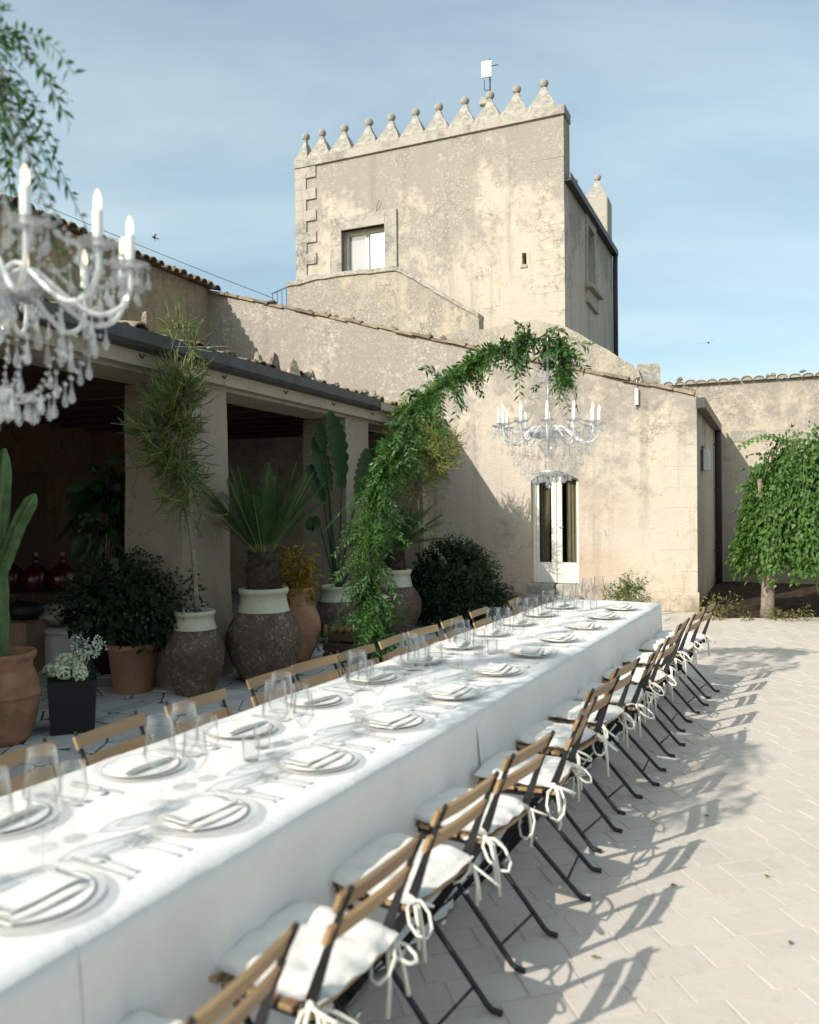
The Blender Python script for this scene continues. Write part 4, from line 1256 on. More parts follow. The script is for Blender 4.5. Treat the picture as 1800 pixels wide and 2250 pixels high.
# ------------------------------------------------------------------ long table and its cloths
tbl = thing('banquet_table', 'very long banquet table hidden under white tablecloths', 'table', TB.w((0, 0, 0)), TB.rz)
for k, (a, b) in enumerate(((T_START, 0.0), (0.006, 2.2), (2.206, 4.4), (4.406, T_END - .01))):
    m_ = MB(); bx(m_, -T_W + .012, -.012, a, b, T_H - .04, T_H - .012); m_.build('table_top', MT['chair_wood'], tbl)
    for x_ in (-T_W + .12, -.12):
        for y_ in (a + .15, b - .15):
            m_ = MB(); m_.tube([(x_, y_, 0), (x_, y_, T_H - .04)], .02, 6); m_.build('leg', MT['black_metal'], tbl)
def cloth_mesh(s0, s1, end=False, lift=0.0, ph=0.0):
    drop_z = .02
    cs = []                                              # (kind, t): left skirt up, top across, right skirt down
    nz, nx = 16, 14
    for i in range(nz): cs.append((-1, 1 - i / nz))
    for i in range(nx + 1): cs.append((0, i / nx))
    for i in range(1, nz + 1): cs.append((1, i / nz))
    ny = max(8, int((s1 - s0) / .035))
    V = []
    rf = random.Random(int(ph * 10) + 3); pleats = [(rf.uniform(s0, s1), rf.uniform(.02, .05), rf.uniform(-.035, .045), rf.uniform(-.12, .12)) for _ in range(int((s1 - s0) * 5))]
    def fold(s, t, side):
        f = .015 * math.sin(s * 7.3 + ph + side + .8 * math.sin(s * 2.1)) + .010 * math.sin(s * 15.1 + ph * 2 + side * 2 + math.sin(s * 3.3)) + .005 * math.sin(s * 29 + ph)
        f += sum(a_ * math.exp(-((s - c_ - k_ * t) / w_) ** 2) for c_, w_, a_, k_ in pleats)
        ed = math.exp(-min(abs(s - s0), abs(s1 - s)) / .10)
        return (t ** 1.15) * (f * 1.5 + .018 + .022 * ed)
    for j in range(ny + 1):
        s = s0 + (s1 - s0) * j / ny
        for kind, t in cs:
            if kind == 0:
                x = -T_W + T_W * t
                z = T_H + lift + .0012 * math.sin(s * 13 + x * 9 + ph) + .0010 * math.sin(s * 5 - x * 21 + ph) + .0016 * max(0, 1 - abs(x + T_W * .5) / .006) + .0014 * max(0, 1 - abs(((s - s0) % .62) - .31) / .02)
                z -= .008 * (max(0, 1 - min(t, 1 - t) / .02))
                yy = s
            else:
                x = (-T_W - fold(s, t, 1) - lift) if kind < 0 else (fold(s, t, 0) + lift)
                z = T_H + lift - .008 - (T_H - drop_z - .01 * math.sin(s * 4 + ph)) * t
                yy = s + .015 * t * math.sin(s * 3 + ph)
            V.append((x, yy, z))
    w = len(cs); F = []
    for j in range(ny):
        for i in range(w - 1):
            a = j * w + i; F.append((a, a + 1, a + w + 1, a + w))
    if end:
        base = len(V); n2 = 24
        for i in range(n2 + 1):
            for k in range(nz + 1):
                t = k / nz; x = -T_W + T_W * i / n2
                xo = x + (fold(s1, t, 0) * (2 * i / n2 - 1))
                V.append((xo, s1 + fold(x * 1.3, t, 2) * .8 + .001, T_H + lift - .006 - (T_H - drop_z) * t))
        for i in range(n2):
            for k in range(nz):
                a = base + i * (nz + 1) + k; F.append((a + nz + 1, a, a + 1, a + nz + 2))
    return V, F
cl_lab = ['nearest white tablecloth at the left foot of the picture', 'second white tablecloth from the camera on the long table', 'third white tablecloth, over the middle of the long table',
          'narrow fourth white tablecloth between the two far seams', 'farthest white tablecloth, over the end of the table by the door']
for k, (a, b) in enumerate(((T_START - .05, .20), (.17, 2.37), (2.335, 4.15), (4.12, 5.12), (5.09, T_END))):
    V, F = cloth_mesh(a, b, k == 4, .003 * (k % 2), k * 1.7)
    m_ = MB(); m_.add(V, F, True)
    o = m_.build('tablecloth', MT['linen'], None, TB.o); o.rotation_euler = (0, 0, TB.rz)
    tag(o, cl_lab[k], 'tablecloth', 'white tablecloths on the long table')

# ------------------------------------------------------------------ folding chairs
def make_chair():
    t = thing('folding_chair', '-', 'chair')
    for sy in (-1, 1):
        y_ = sy * .172
        m_ = MB(); m_.strap([(.265, y_, .80), (.235, y_, .74), (.195, y_, .64), (.155, y_, .53), (.115, y_, .43), (.02, y_, .285), (-.10, y_, .135), (-.205, y_, .012)],
                            [.014, .016, .020, .030, .034, .028, .026, .024], .006, (1, 0, .2)); m_.build('back_post', MT['black_metal'], t)
        y2 = sy * .142
        m_ = MB(); m_.tube([(-.175, y2, .435), (.0, y2, .262), (.15, y2, .108), (.232, y2, .022), (.248, y2, .012), (.285, y2, .011)], .0105, 6); m_.build('rear_leg', MT['black_metal'], t)
        m_ = MB(); m_.strap([(-.195, sy * .158, .435), (.16, sy * .158, .438)], .028, .006, (0, 0, 1)); m_.build('seat_rail', MT['black_metal'], t)
        m_ = MB(); m_.tube([(.055, sy * .172 * 1.02, .245), (.055, sy * .14, .245)], .007, 6); m_.build('pivot_bolt', MT['steel'], t)
    for (x_, z_, hw) in ((.185, .072, .142), (-.155, .066, .172), (.125, .448, .17)):
        m_ = MB(); m_.tube([(x_, -hw, z_), (x_, hw, z_)], .0055, 5); m_.build('cross_rod', MT['black_metal'], t)
    sm = MB(); sm.bbox((0, 0, 0), (.044, .372, .016), .003); sme = sm.mesh('seat_slat', MT['chair_wood'])
    for k in range(6): obj('seat_slat', sme, t, (-.178 + k * .0615, 0, .4575))
    bm_ = MB()
    n = 8; L = .395
    for i in range(n):                                    # gently curved back slat
        pass
    pts = [(.010 * (1 - (2 * i / n - 1) ** 2), -L / 2 + L * i / n, 0) for i in range(n + 1)]
    bm_.strap(pts, .052, .013, (.42, 0, 1)); bme = bm_.mesh('back_slat', MT['chair_wood'])
    obj('back_slat', bme, t, (.236, 0, .762)); obj('back_slat', bme, t, (.205, 0, .676))
    return t
def tie_mesh(seed):
    r = random.Random(seed); m_ = MB()
    def loop(a, s):
        d = Vector((math.cos(a) * .5 + .5, math.sin(a), -.25 + r.uniform(-.3, .2)))
        side = Vector((-.3, .2, 1)).cross(d).normalized() * .35
        pts = []
        for k in range(9):
            u = k / 8 * 2 * math.pi
            pts.append(d * s * .5 * (1 - math.cos(u)) + side * s * math.sin(u) + Vector((0, 0, -.35 * s * (1 - math.cos(u)) * .5)))
        m_.tube(pts, .0052, 5)
    loop(r.uniform(.6, 1.3), r.uniform(.075, .105)); loop(r.uniform(-1.6, -.4), r.uniform(.06, .09))
    for k in range(2):
        a = r.uniform(-1.2, 1.4); L = r.uniform(.11, .19)
        m_.tube([(0, 0, 0), (math.cos(a) * .025, math.sin(a) * .03, -.015), (math.cos(a) * .04, math.sin(a) * .045, -L * .5), (math.cos(a) * .045 + r.uniform(-.015, .015), math.sin(a) * .05, -L)], [.005, .0058, .0062, .0066], 5)
    m_.ball((0, 0, 0), .012, 6, 5); m_.tube([(0, 0, 0), (-.03, .01, .008), (-.07, .03, .01)], .0052, 5)
    return m_.mesh('tie', MT['rope'])
TIES = [tie_mesh(k) for k in range(6)]
def cushion_mesh(seed):
    r = random.Random(seed); n = 22; V = []; F = []
    tuft = [(-.08, -.08), (.08, -.08), (-.08, .08), (.08, .08)]
    def outline(u, v):
        # square to rounded square
        x, y_ = u, v
        k = .13
        return x * math.sqrt(1 - k * y_ * y_), y_ * math.sqrt(1 - k * x * x)
    ph = r.uniform(0, 6)
    for side in (1, -1):
        for i in range(n + 1):
            for j in range(n + 1):
                u, v = 2 * i / n - 1, 2 * j / n - 1
                x, y_ = outline(u, v)
                e = (1 - u ** 6) * (1 - v ** 6)
                h = .033 * max(0, e) ** .5
                if side > 0:
                    for tx, ty in tuft: h -= .020 * math.exp(-(((x * .195 - tx) ** 2 + (y_ * .195 - ty) ** 2) / .0011)) * e
                    h += .004 * math.sin(u * 7 + ph) * math.sin(v * 6 - ph) * e
                    h += .005 * math.sin(v * 11 + ph) * (abs(u) ** 4)
                else: h *= .55
                sc = 1 + .012 * math.sin(u * 9 + v * 8 + ph)
                V.append((x * .195 * sc, y_ * .195 * sc, side * h))
    w = n + 1; o2 = w * w
    for i in range(n):
        for j in range(n):
            a = i * w + j
            F.append((a, a + w, a + w + 1, a + 1)); F.append((o2 + a, o2 + a + 1, o2 + a + w + 1, o2 + a + w))
    for i in range(n):
        for a, b in ((i * w, (i + 1) * w), (i * w + n, (i + 1) * w + n), (i, i + 1), (n * w + i, n * w + i + 1)):
            F.append((a, b, o2 + b, o2 + a))
    m_ = MB(); m_.add(V, F, True); return m_.mesh('seat_cushion', MT['cushion'])
CUSH = [cushion_mesh(k) for k in range(5)]
proto = make_chair(); first = True
def place_chair(x, s, rz, label, clabel, group, cgroup, ties=True):
    global first
    loc = TB.w((x, s, 0))
    if first: c = proto; c.location = loc; c.rotation_euler = (0, 0, rz); first = False
    else: c = dup(proto, loc, rz)
    c['label'] = label; c['group'] = group
    cz = TB.w((x, s, 0)); M = Matrix.Translation(cz) @ Matrix.Rotation(rz, 4, 'Z')
    k = thing('seat_pad', clabel, 'cushion', M @ Vector((-.02, 0, .487)), rz + random.uniform(-.05, .05), cgroup)
    o = obj('pad', random.choice(CUSH), k, (random.uniform(-.02, .015), random.uniform(-.015, .015), 0)); o.scale = (random.uniform(.93, 1.04), random.uniform(.93, 1.04), random.uniform(.8, 1.25)); o.rotation_euler = (random.uniform(-.02, .02), R(-1), random.choice((0, 1, 2, 3)) * math.pi / 2)
    if ties:
        for sy in (-1, 1):
            t = obj('tie', random.choice(TIES), k, (.165, sy * .172, -.008 + random.uniform(-.01, .01)))
            t.rotation_euler = (0, 0, random.uniform(-.6, .6)); s_ = random.uniform(.9, 1.15); t.scale = (s_, s_ * (1 if random.random() < .5 else -1), s_)
right_s = [-.39, .18, .75, 1.32, 1.874, 2.44, 2.987, 3.51, 4.00, 4.63, 5.245, 5.847, 6.40]
left_s = [-.15, .38, .87, 1.364, 1.86, 2.455, 2.84, 3.26, 3.76, 4.17, 4.70, 5.3, 6.15]
for i, s in enumerate(right_s):
    place_chair(.195 + random.uniform(-.03, .04), s, TB.rz + R(random.uniform(-7, 7)), f'slatted wooden folding chair, {ORD[i]} from the camera along the courtyard side of the table',
                f'white tied seat pad on the {ORD[i]} courtyard-side chair from the camera', 'folding chairs along the courtyard side', 'seat pads along the courtyard side')
for i, s in enumerate(left_s):
    place_chair(-T_W - .03 + random.uniform(-.02, .02), s, TB.rz + math.pi + R(random.uniform(-6, 6)), f'slatted wooden folding chair, {ORD[i]} from the camera along the portico side of the table',
                f'white seat pad on the {ORD[i]} portico-side chair from the camera', 'folding chairs along the portico side', 'seat pads along the portico side', ties=False)

# ------------------------------------------------------------------ place settings
def one(name, mb_, mat):
    return mb_.mesh(name, mat)
mb = MB(); mb.lathe([(0, .004), (.075, .004), (.10, .006), (.14, .013), (.163, .020), (.1645, .019), (.141, .010), (.10, .002), (.075, 0), (0, 0)], 36); CHARGER = one('glass_charger', mb, MT['charger'])
pl_ = MB(); pl_.lathe([(0, .006), (.085, .006), (.10, .008), (.126, .0125), (.1315, .0135), (.132, .0122), (.10, .0055), (.08, .001), (0, .001)], 36)
PLATE = one('dinner_plate', pl_, MT['china'])
rm = MB(); rm.lathe([(.1290, .0134), (.1322, .0142), (.1327, .0130), (.1300, .0126)], 36); PRIM = one('plate_rim', rm, MT['silver_rim'])
def napkin_mesh(k):
    r = random.Random(k); m_ = MB()
    def sheet(w, d, z, th, cx, cy_, rot, curl):
        n = 8; V = []; F = []
        for side in (0, 1):
            for i in range(n + 1):
                for j in range(n + 1):
                    u, v = i / n - .5, j / n - .5
                    zz = z + (th if side == 0 else 0) + curl * (abs(u) * 2) ** 3 + .002 * math.sin(u * 9 + k) * math.cos(v * 8 + k) + (.0 if side else -.004 * max(0, (max(abs(u), abs(v)) - .42) / .08))
                    x, y_ = u * w, v * d
                    V.append((cx + x * math.cos(rot) - y_ * math.sin(rot), cy_ + x * math.sin(rot) + y_ * math.cos(rot), zz))
        w_ = n + 1; o = w_ * w_
        for i in range(n):
            for j in range(n):
                a = i * w_ + j; F += [(a, a + w_, a + w_ + 1, a + 1), (o + a, o + a + 1, o + a + w_ + 1, o + a + w_)]
        for i in range(n):
            for a, b in ((i * w_, (i + 1) * w_), (i * w_ + n, (i + 1) * w_ + n), (i, i + 1), (n * w_ + i, n * w_ + i + 1)): F.append((a, b, o + b, o + a))
        m_.add(V, F, True)
    a = r.uniform(-.15, .15)
    sheet(.115, .215, 0, .011, .012, 0, a, .002); sheet(.10, .20, .013, .009, -.004, r.uniform(-.01, .01), a + r.uniform(-.06, .06), .003)
    return m_.mesh('napkin', MT['napkin'])
NAPS = [napkin_mesh(k) for k in range(4)]
def flatware(kind):
    m_ = MB()
    hd = [(.105, .0), (.09, .0), (.05, .002), (.0, .004), (-.02, .003)]
    ww = [.016, .015, .010, .006, .007]
    if kind == 'fork':
        m_.strap([(x, 0, .003 + z) for x, z in hd] + [(-.04, 0, .003), (-.055, 0, .003)], ww + [.02, .022], .0025, (0, 1, 0))
        for k in range(4):
            y_ = -.0084 + k * .0056; m_.strap([(-.054, y_, .003), (-.075, y_, .0055), (-.10, y_, .009)], [.0036, .0034, .002], .0022, (0, 1, 0))
    elif kind == 'knife':
        m_.strap([(x * 1.05, 0, .003) for x, z in hd], [.017, .016, .014, .012, .012], .006, (0, 1, 0))
        m_.strap([(-.02, 0, .003), (-.05, .001, .003), (-.10, .001, .003), (-.125, .004, .003)], [.014, .019, .018, .006], .002, (0, 1, 0))
    else:
        m_.strap([(x, 0, .003 + z) for x, z in hd], ww, .0025, (0, 1, 0))
        m_.ball((-.05, 0, .006), .032, 12, 6, 1, .62, .16)
    return m_.mesh(kind, MT['pewter'])
FORK, KNIFE, SPOON = flatware('fork'), flatware('knife'), flatware('spoon')
def glass_parts(sc, bowl, stem_h, rim_z):
    f = MB(); f.lathe([(0, .0055), (.01, .005), (.036 * sc, .0022), (.038 * sc, .001), (.038 * sc, 0), (0, 0)], 24)
    s_ = MB(); s_.lathe([(.006, .004), (.0036, .015), (.0033, stem_h - .02), (.006, stem_h - .002)], 8)
    b = MB(); b.lathe(bowl, 28)
    return f.mesh('foot', MT['glass_foot']), s_.mesh('stem', MT['glass']), b.mesh('bowl', MT['glass'])
TALL = glass_parts(1.05, [(0, .105), (.010, .107), (.030, .125), (.0485, .148), (.051, .155), (.0495, .17), (.0385, .278), (.0378, .278), (.0488, .17), (.0502, .156)], .106, .278)
SMALL = glass_parts(.9, [(0, .085), (.010, .087), (.026, .105), (.040, .128), (.041, .137), (.039, .15), (.033, .215), (.0324, .215), (.0383, .15), (.0402, .137)], .086, .215)
tm = MB(); tm.lathe([(0, .004), (.028, .004), (.030, .008), (.034, .088), (.0332, .088), (.0292, .01), (.0285, 0), (0, 0)], 24); TUMB = tm.mesh('tumbler', MT['glass'])
def single(name, me, p, rz, label, cat, group):
    o = obj(name, me, None, p); o.rotation_euler = (0, 0, rz); return tag(o, label, cat, group)
def glass(name, parts, p, label, group):
    t = thing(name, label, 'wine glass', p, random.uniform(0, 6), group)
    for me, n in zip(parts, ('foot', 'stem', 'bowl')): obj(n, me, t)
TZ = T_H + .0045
def setting(x, s, d, i, side):
    """d = +1 when the guest sits on the courtyard side"""
    rz = TB.rz + (0 if d > 0 else math.pi) + R(random.uniform(-3, 3))
    o3 = lambda a, b, z=0: TB.w((x + a, s + b, TZ + z))
    where = f'{ORD[i]} place from camera, {side} side'
    j = lambda: random.uniform(-.012, .012)
    single('glass_charger', CHARGER, o3(0, 0), 0, f'clear glass charger plate at the {where}', 'plate', 'glass chargers')
    p = single('dinner_plate', PLATE, o3(j(), j(), .0045), 0, f'white dinner plate with silver rim at the {where}', 'plate', 'dinner plates')
    obj('rim', PRIM, p)
    n = single('napkin', random.choice(NAPS), o3(0, 0, .0125), rz + R(random.uniform(-10, 10)), f'folded linen napkin on the plate at the {where}', 'napkin', 'folded napkins')
    for q, off in enumerate((-.195, -.228)):
        f = single('fork', FORK, o3(.01 * d + j(), off * d + j() * .5), rz + R(random.uniform(-4, 4)), f'{("inner", "outer")[q]} dinner fork at the {where}', 'fork', 'dinner forks')
    single('knife', KNIFE, o3(.0 + j(), .20 * d + j() * .5), rz + R(random.uniform(-4, 4)), f'dinner knife at the {where}', 'knife', 'dinner knives')
    single('spoon', SPOON, o3(.0 + j(), .235 * d + j() * .5), rz + R(random.uniform(-4, 4)), f'spoon beside the knife at the {where}', 'spoon', 'spoons')
    if d > 0: g1, g2, g3 = (-.20, .03), (-.14, .125), (-.235, -.07)
    else: g1, g2, g3 = (.27, -.06), (.275, .035), (.22, -.14)
    glass('wine_glass', TALL, o3(g1[0] + j(), g1[1] + j()), f'tall tapered wine glass at the {where}', 'tall wine glasses')
    glass('small_wine_glass', SMALL, o3(g2[0] + j(), g2[1] + j()), f'smaller wine glass at the {where}', 'smaller wine glasses')
    if i in (3, 7, 11): single('tumbler', TUMB, o3(g3[0] + j(), g3[1] + j()), 0, f'clear water tumbler at the {where}', 'tumbler', 'water tumblers')
for i in range(12): setting(-.225, -.353 + .58 * i, 1, i, 'courtyard')
for i in range(12): setting(-T_W + .225, -.03 + .54 * i, -1, i, 'portico')
# ------------------------------------------------------------------ plant kit
def leaves_obj(name, arrays, mat, parent):
    V, F = cat_arrays(arrays); return obj(name, np_mesh(name, V, F, mat), parent)
def bush_cloud(n, r, c=(0, 0, 0), lump=.18, shell=.55, lumps=9, seed=0):
    """points through a lumpy ellipsoid, denser towards the surface"""
    g = np.random.default_rng(seed)
    d = g.normal(size=(n, 3)); d /= np.linalg.norm(d, axis=1, keepdims=True)
    lc = g.normal(size=(lumps, 3)); lc /= np.linalg.norm(lc, axis=1, keepdims=True)
    k = np.max(d @ lc.T, axis=1)
    rad = (1 - lump + lump * 1.6 * (k - .6) / .4) * (shell + (1 - shell) * g.random(n)) ** .8
    P = d * rad[:, None] * np.array(r)[None, :] + np.array(c)[None, :]
    return P, d
def sprig(base, d, L, nl, ll, lw, sag=.6, g=rng):
    """leafy twig: returns stem polyline and leaf arrays"""
    d = np.array(d, float); d /= np.linalg.norm(d)
    ts = np.linspace(0, 1, 6)
    P = np.array(base)[None, :] + d[None, :] * L * ts[:, None] + np.array([[0, 0, -1.0]]) * sag * L * (ts ** 2)[:, None]
    tl_ = (np.arange(nl) + .6) / nl
    C = np.stack([np.interp(tl_, ts, P[:, k]) for k in range(3)], axis=1)
    T = np.stack([np.interp(np.minimum(tl_ + .05, 1), ts, P[:, k]) for k in range(3)], axis=1) - np.stack([np.interp(np.maximum(tl_ - .05, 0), ts, P[:, k]) for k in range(3)], axis=1)
    T /= np.linalg.norm(T, axis=1, keepdims=True) + 1e-9
    S = np.cross(T, g.normal(size=3)[None, :]); S /= np.linalg.norm(S, axis=1, keepdims=True) + 1e-9
    sg = np.where(np.arange(nl) % 2 == 0, 1, -1)[:, None]
    D = T * .6 + S * sg * .8 + g.normal(size=(nl, 3)) * .15
    N = np.cross(T, S) + g.normal(size=(nl, 3)) * .5
    return P, leaf_arrays(C, D, N, ll * g.uniform(.7, 1.15, nl), lw * g.uniform(.8, 1.1, nl), .12, .15)
def jar(name, label, p, H, Rb, kind='jar', rim=.6, foot=.5, group=None, neck=.22):
    """oil jar: rounded body, cream glazed neck and rolled rim"""
    t = thing(name, label, 'jar', p, random.uniform(0, 6), group)
    zb = H * (1 - neck)
    prof = [(Rb * foot, 0)]
    for k in range(1, 13):
        u = k / 12; z_ = zb * u
        prof.append((Rb * (foot + (1 - foot) * math.sin(min(1, u / .62) * math.pi / 2) if u < .62 else 1 - (1 - rim * 1.12) * ((u - .62) / .38) ** 1.7), z_))
    b = MB(); b.lathe(prof, 36, wob=.008, close=True); b.build('body', MT[kind], t)
    rn = Rb * rim
    n = MB(); n.lathe([(rn * 1.125, zb + .001), (rn * 1.09, zb + H * .02), (rn * 1.0, zb + H * neck * .45), (rn * .97, zb + H * neck * .68), (rn * 1.03, zb + H * neck * .74), (rn * 1.08, zb + H * neck * .84), (rn * 1.06, H * .995), (rn * .99, H), (rn * .88, H * .99), (rn * .84, H * .93)], 36, wob=.006)
    n.build('neck', MT['glaze' if kind == 'jar' else kind], t)
    s_ = MB(); s_.lathe([(0, H * .945), (rn * .86, H * .94)], 18); s_.build('soil', MT['soil'], t)
    return t
def pot_thing(name, label, cat, p): return thing(name, label, cat, p, 0.0)

# jars and pots, each standing on the slabs
pJ1 = ground(430, 1524); pJ2 = ground(582, 1495); pJ3 = ground(870, 1388); pT = ground(294, 1519); pB = ground(162, 1604); pL = ground(8, 1632)
j1 = jar('oil_jar', 'slim dark oil jar with cream neck holding the thin pencil cactus tree', pJ1, .755, .262, rim=.66, foot=.62)
j2 = jar('oil_jar', 'big speckled oil jar with cream neck holding the wide cycad palm', pJ2, .90, .37, rim=.60, foot=.55, neck=.25)
j3 = jar('oil_jar', 'dark oil jar with cream neck behind the leafy garland column', pJ3, .83, .35, rim=.58, foot=.55, neck=.27)
pJ4 = ground(930, 1360); j4 = jar('oil_jar', 'half hidden oil jar with cream neck beside the round dark bush', pJ4, .72, .30, rim=.6, foot=.55)
pJ5 = ground(742, 1412); j5 = jar('oil_jar', 'dark jar with cream rim holding the broad paddle leaves', pJ5, .70, .28, rim=.72, foot=.55, neck=.26)
pJ6 = ground(652, 1452); j6 = jar('terracotta_jar', 'orange terracotta jar half hidden behind the big speckled jar', pJ6, .80, .27, kind='terracotta', rim=.62, foot=.5)
pt = pot_thing('terracotta_pot', 'plain brown flower pot holding the dense dark bush', 'pot', pT)
m_ = MB(); m_.lathe([(.165, 0), (.17, .01), (.222, .40), (.238, .405), (.240, .455), (.222, .458), (.215, .42)], 32, close=True); m_.build('pot_wall', MT['terracotta_plain'], pt)
m_ = MB(); m_.lathe([(0, .425), (.214, .42)], 16); m_.build('soil', MT['soil'], pt)
lj = thing('terracotta_jar', 'large ridged terracotta jar at the left edge holding the cactus', 'jar', pL)
m_ = MB(); m_.lathe([(.15, 0), (.18, .05), (.225, .18), (.248, .32), (.249, .345), (.256, .35), (.256, .362), (.247, .367), (.238, .45), (.215, .52), (.200, .545), (.206, .555), (.203, .57), (.212, .60), (.228, .62), (.232, .645), (.222, .66), (.19, .655), (.18, .62)], 40, wob=.006, close=True); m_.build('body', MT['terracotta'], lj)
m_ = MB(); m_.lathe([(0, .60), (.185, .595)], 16); m_.build('soil', MT['soil'], lj)
bk = pot_thing('flower_bucket', 'black square plastic bucket full of white flowers', 'bucket', pB)
m_ = MB(); m_.box((0, 0, .20), (.30, .30, .40), Matrix.Rotation(R(20), 3, 'Z'), top=1.12); m_.build('bucket', MT['black_plastic'], bk)
arr = []
for k in range(40):
    P, l = sprig((random.uniform(-.12, .12), random.uniform(-.12, .12), .38), (random.uniform(-.7, .7), random.uniform(-.7, .7), 1), .16, 7, .06, .025, .5); arr.append(l)
leaves_obj('leaves', arr, MT['dark_leaf'], bk)
for k, (x_, y_, z_, r_) in enumerate(((-.12, -.06, .47, .075), (-.02, -.10, .46, .07), (-.07, .02, .53, .075), (.06, -.04, .47, .06), (-.17, .02, .46, .06), (.10, -.10, .44, .055), (.02, .06, .50, .06))):
    P, d = bush_cloud(110, (r_, r_, r_ * .75), (x_, y_, z_), .1, .85, 6, k)
    V, F = leaf_arrays(P, np.cross(d, rng.normal(size=d.shape)), d, .03, .026, .1, 0); obj('white_rose_head', np_mesh('white_rose_head', V, F, MT['petal']), bk)
arr = []; st = []
for k in range(26):
    b = np.array((.08, .03, .44)); d = np.array((random.uniform(-.35, .75), random.uniform(-.5, .4), 1.0)); d /= np.linalg.norm(d); L = random.uniform(.12, .26)
    tip = b + d * L; st.append((b, tip))
    P, dd = bush_cloud(14, (.022, .022, .03), tip, .1, .8, 4, k); arr.append(leaf_arrays(P, dd, rng.normal(size=dd.shape), .02, .014, .1, 0))
leaves_obj('white_spray_blossom', arr, MT['petal_pure'], bk)
V, F = stick_arrays([a for a, b in st], [b for a, b in st], .002, .0015); obj('spray_stems', np_mesh('spray_stems', V, F, MT['dark_leaf']), bk)

# cactus in the left jar
cc = thing('column_cactus', 'tall ribbed green cactus with upswept arms at the left edge', 'cactus', pL + Vector((0, 0, .60)))
def cact(path, r):
    pts = [Vector(p) for p in path]; n = 26; out_ = MB()
    tot = len(pts)
    fine = []
    for i in range(24):
        t = i / 23 * (tot - 1); a = int(min(t, tot - 2)); f = t - a
        fine.append(pts[a].lerp(pts[a + 1], f))
    vv = []
    for i, p in enumerate(fine):
        T = (fine[min(i + 1, 23)] - fine[max(i - 1, 0)]).normalized(); Nn = T.orthogonal().normalized()
        Nn = (Vector((1, 0, 0)) - T * T.x).normalized(); B = T.cross(Nn)
        s_ = 1.0 if i < 20 else math.sqrt(max(.02, 1 - ((i - 19) / 4.1) ** 2)); s_ *= (.8 + .2 * min(1, i / 4))
        for k in range(n):
            an = 2 * math.pi * k / n; rr = r * s_ * (1 + .26 * math.cos(5 * an)) * (1 + .05 * math.sin(i * 1.9))
            vv.append(p + (Nn * math.cos(an) + B * math.sin(an)) * rr)
    out_.add(vv, [(i * n + k, i * n + (k + 1) % n, (i + 1) * n + (k + 1) % n, (i + 1) * n + k) for i in range(23) for k in range(n)], True)
    out_.add([vv[23 * n + k] for k in range(n)], [tuple(range(n))])
    return out_
lc = lambda px, py: at(px, py, pL.y) - (pL + Vector((0, 0, .60)))
for path, r, nm in (([lc(2, 1440), lc(0, 1330), lc(-3, 1240), lc(2, 1120), lc(10, 985)], .055, 'stem'), ([lc(-2, 1265), lc(14, 1225), lc(42, 1150), lc(78, 1085)], .046, 'arm'), ([lc(-10, 1400), lc(-50, 1330), lc(-70, 1200), lc(-60, 1060)], .05, 'arm')):
    cact(path, r).build(nm, MT['cactus'], cc)

# pencil cactus trees
def pencil(name, label, p, zb, trunk, cen, rad, n, mat, up=.5, Ls=(.10, .2), r=.0042, seed=3):
    g = np.random.default_rng(seed)
    t = thing(name, label, 'plant', p + Vector((0, 0, zb)))
    off = np.array(p + Vector((0, 0, zb)))
    m_ = MB(); tp = [Vector(q) - Vector(off) for q in trunk]; m_.tube(tp, [.026 - .012 * i / (len(tp) - 1) for i in range(len(tp))], 7); m_.build('trunk', MT['bark_grey'], t)
    br = MB()
    top = tp[-1]
    for k in range(16):
        a = random.choice(tp[len(tp) // 2:]); c_, dd = bush_cloud(1, np.array(rad) * .7, np.array(cen) - off, .1, .6, 4, seed * 100 + k)
        e = Vector(c_[0]); mid_ = a.lerp(e, .5) + Vector((0, 0, -.04)); br.tube([a, mid_, e], [.012, .008, .005], 5, cap=False)
    br.build('branches', MT['bark_grey'], t)
    P, d = bush_cloud(n, rad, np.array(cen) - off, .45, .25, 12, seed)
    P[:, 0] += .10 * np.sin(P[:, 2] * 5.0 + seed)
    As, Bs = [], []
    for k in range(5):
        dd = d * .4 + g.normal(size=d.shape) * .62; dd[:, 2] += up * .7; dd /= np.linalg.norm(dd, axis=1, keepdims=True)
        L = g.uniform(*Ls, n)[:, None]
        As.append(P); Bs.append(P + dd * L)
        d2 = dd + g.normal(size=d.shape) * .35; d2[:, 2] += .2; d2 /= np.linalg.norm(d2, axis=1, keepdims=True)
        As.append(P + dd * L * .75); Bs.append(P + dd * L * .75 + d2 * L * .7)
    V, F = stick_arrays(np.concatenate(As), np.concatenate(Bs), r, r * .8, 3)
    obj('pencil_stems', np_mesh('pencil_stems', V, F, mat, True), t)
    return t
q = lambda px, py, Y: at(px, py, Y)
Y1 = pJ1.y
pencil('pencil_cactus', 'thin-stemmed pencil cactus tree rising before the near pillar', pJ1, .70, [q(433, 1345, Y1), q(430, 1280, Y1), q(424, 1200, Y1 - .06), q(410, 1120, Y1 - .16), q(402, 1040, Y1 - .3), q(398, 960, Y1 - .42)],
       q(394, 945, Y1 - .45), (.20, .22, .74), 250, MT['euph'], .4, (.10, .21), .0052, seed=3)
Y3 = pJ4.y
pencil('pencil_cactus', 'yellow-green pencil cactus beside the garland in front of the house', pJ4, .66, [q(925, 1255, Y3), q(922, 1180, Y3), q(918, 1100, Y3), q(920, 1020, Y3)],
       q(912, 995, Y3), (.46, .42, .62), 420, MT['euph_y'], .5, (.10, .2), .0055, seed=5)

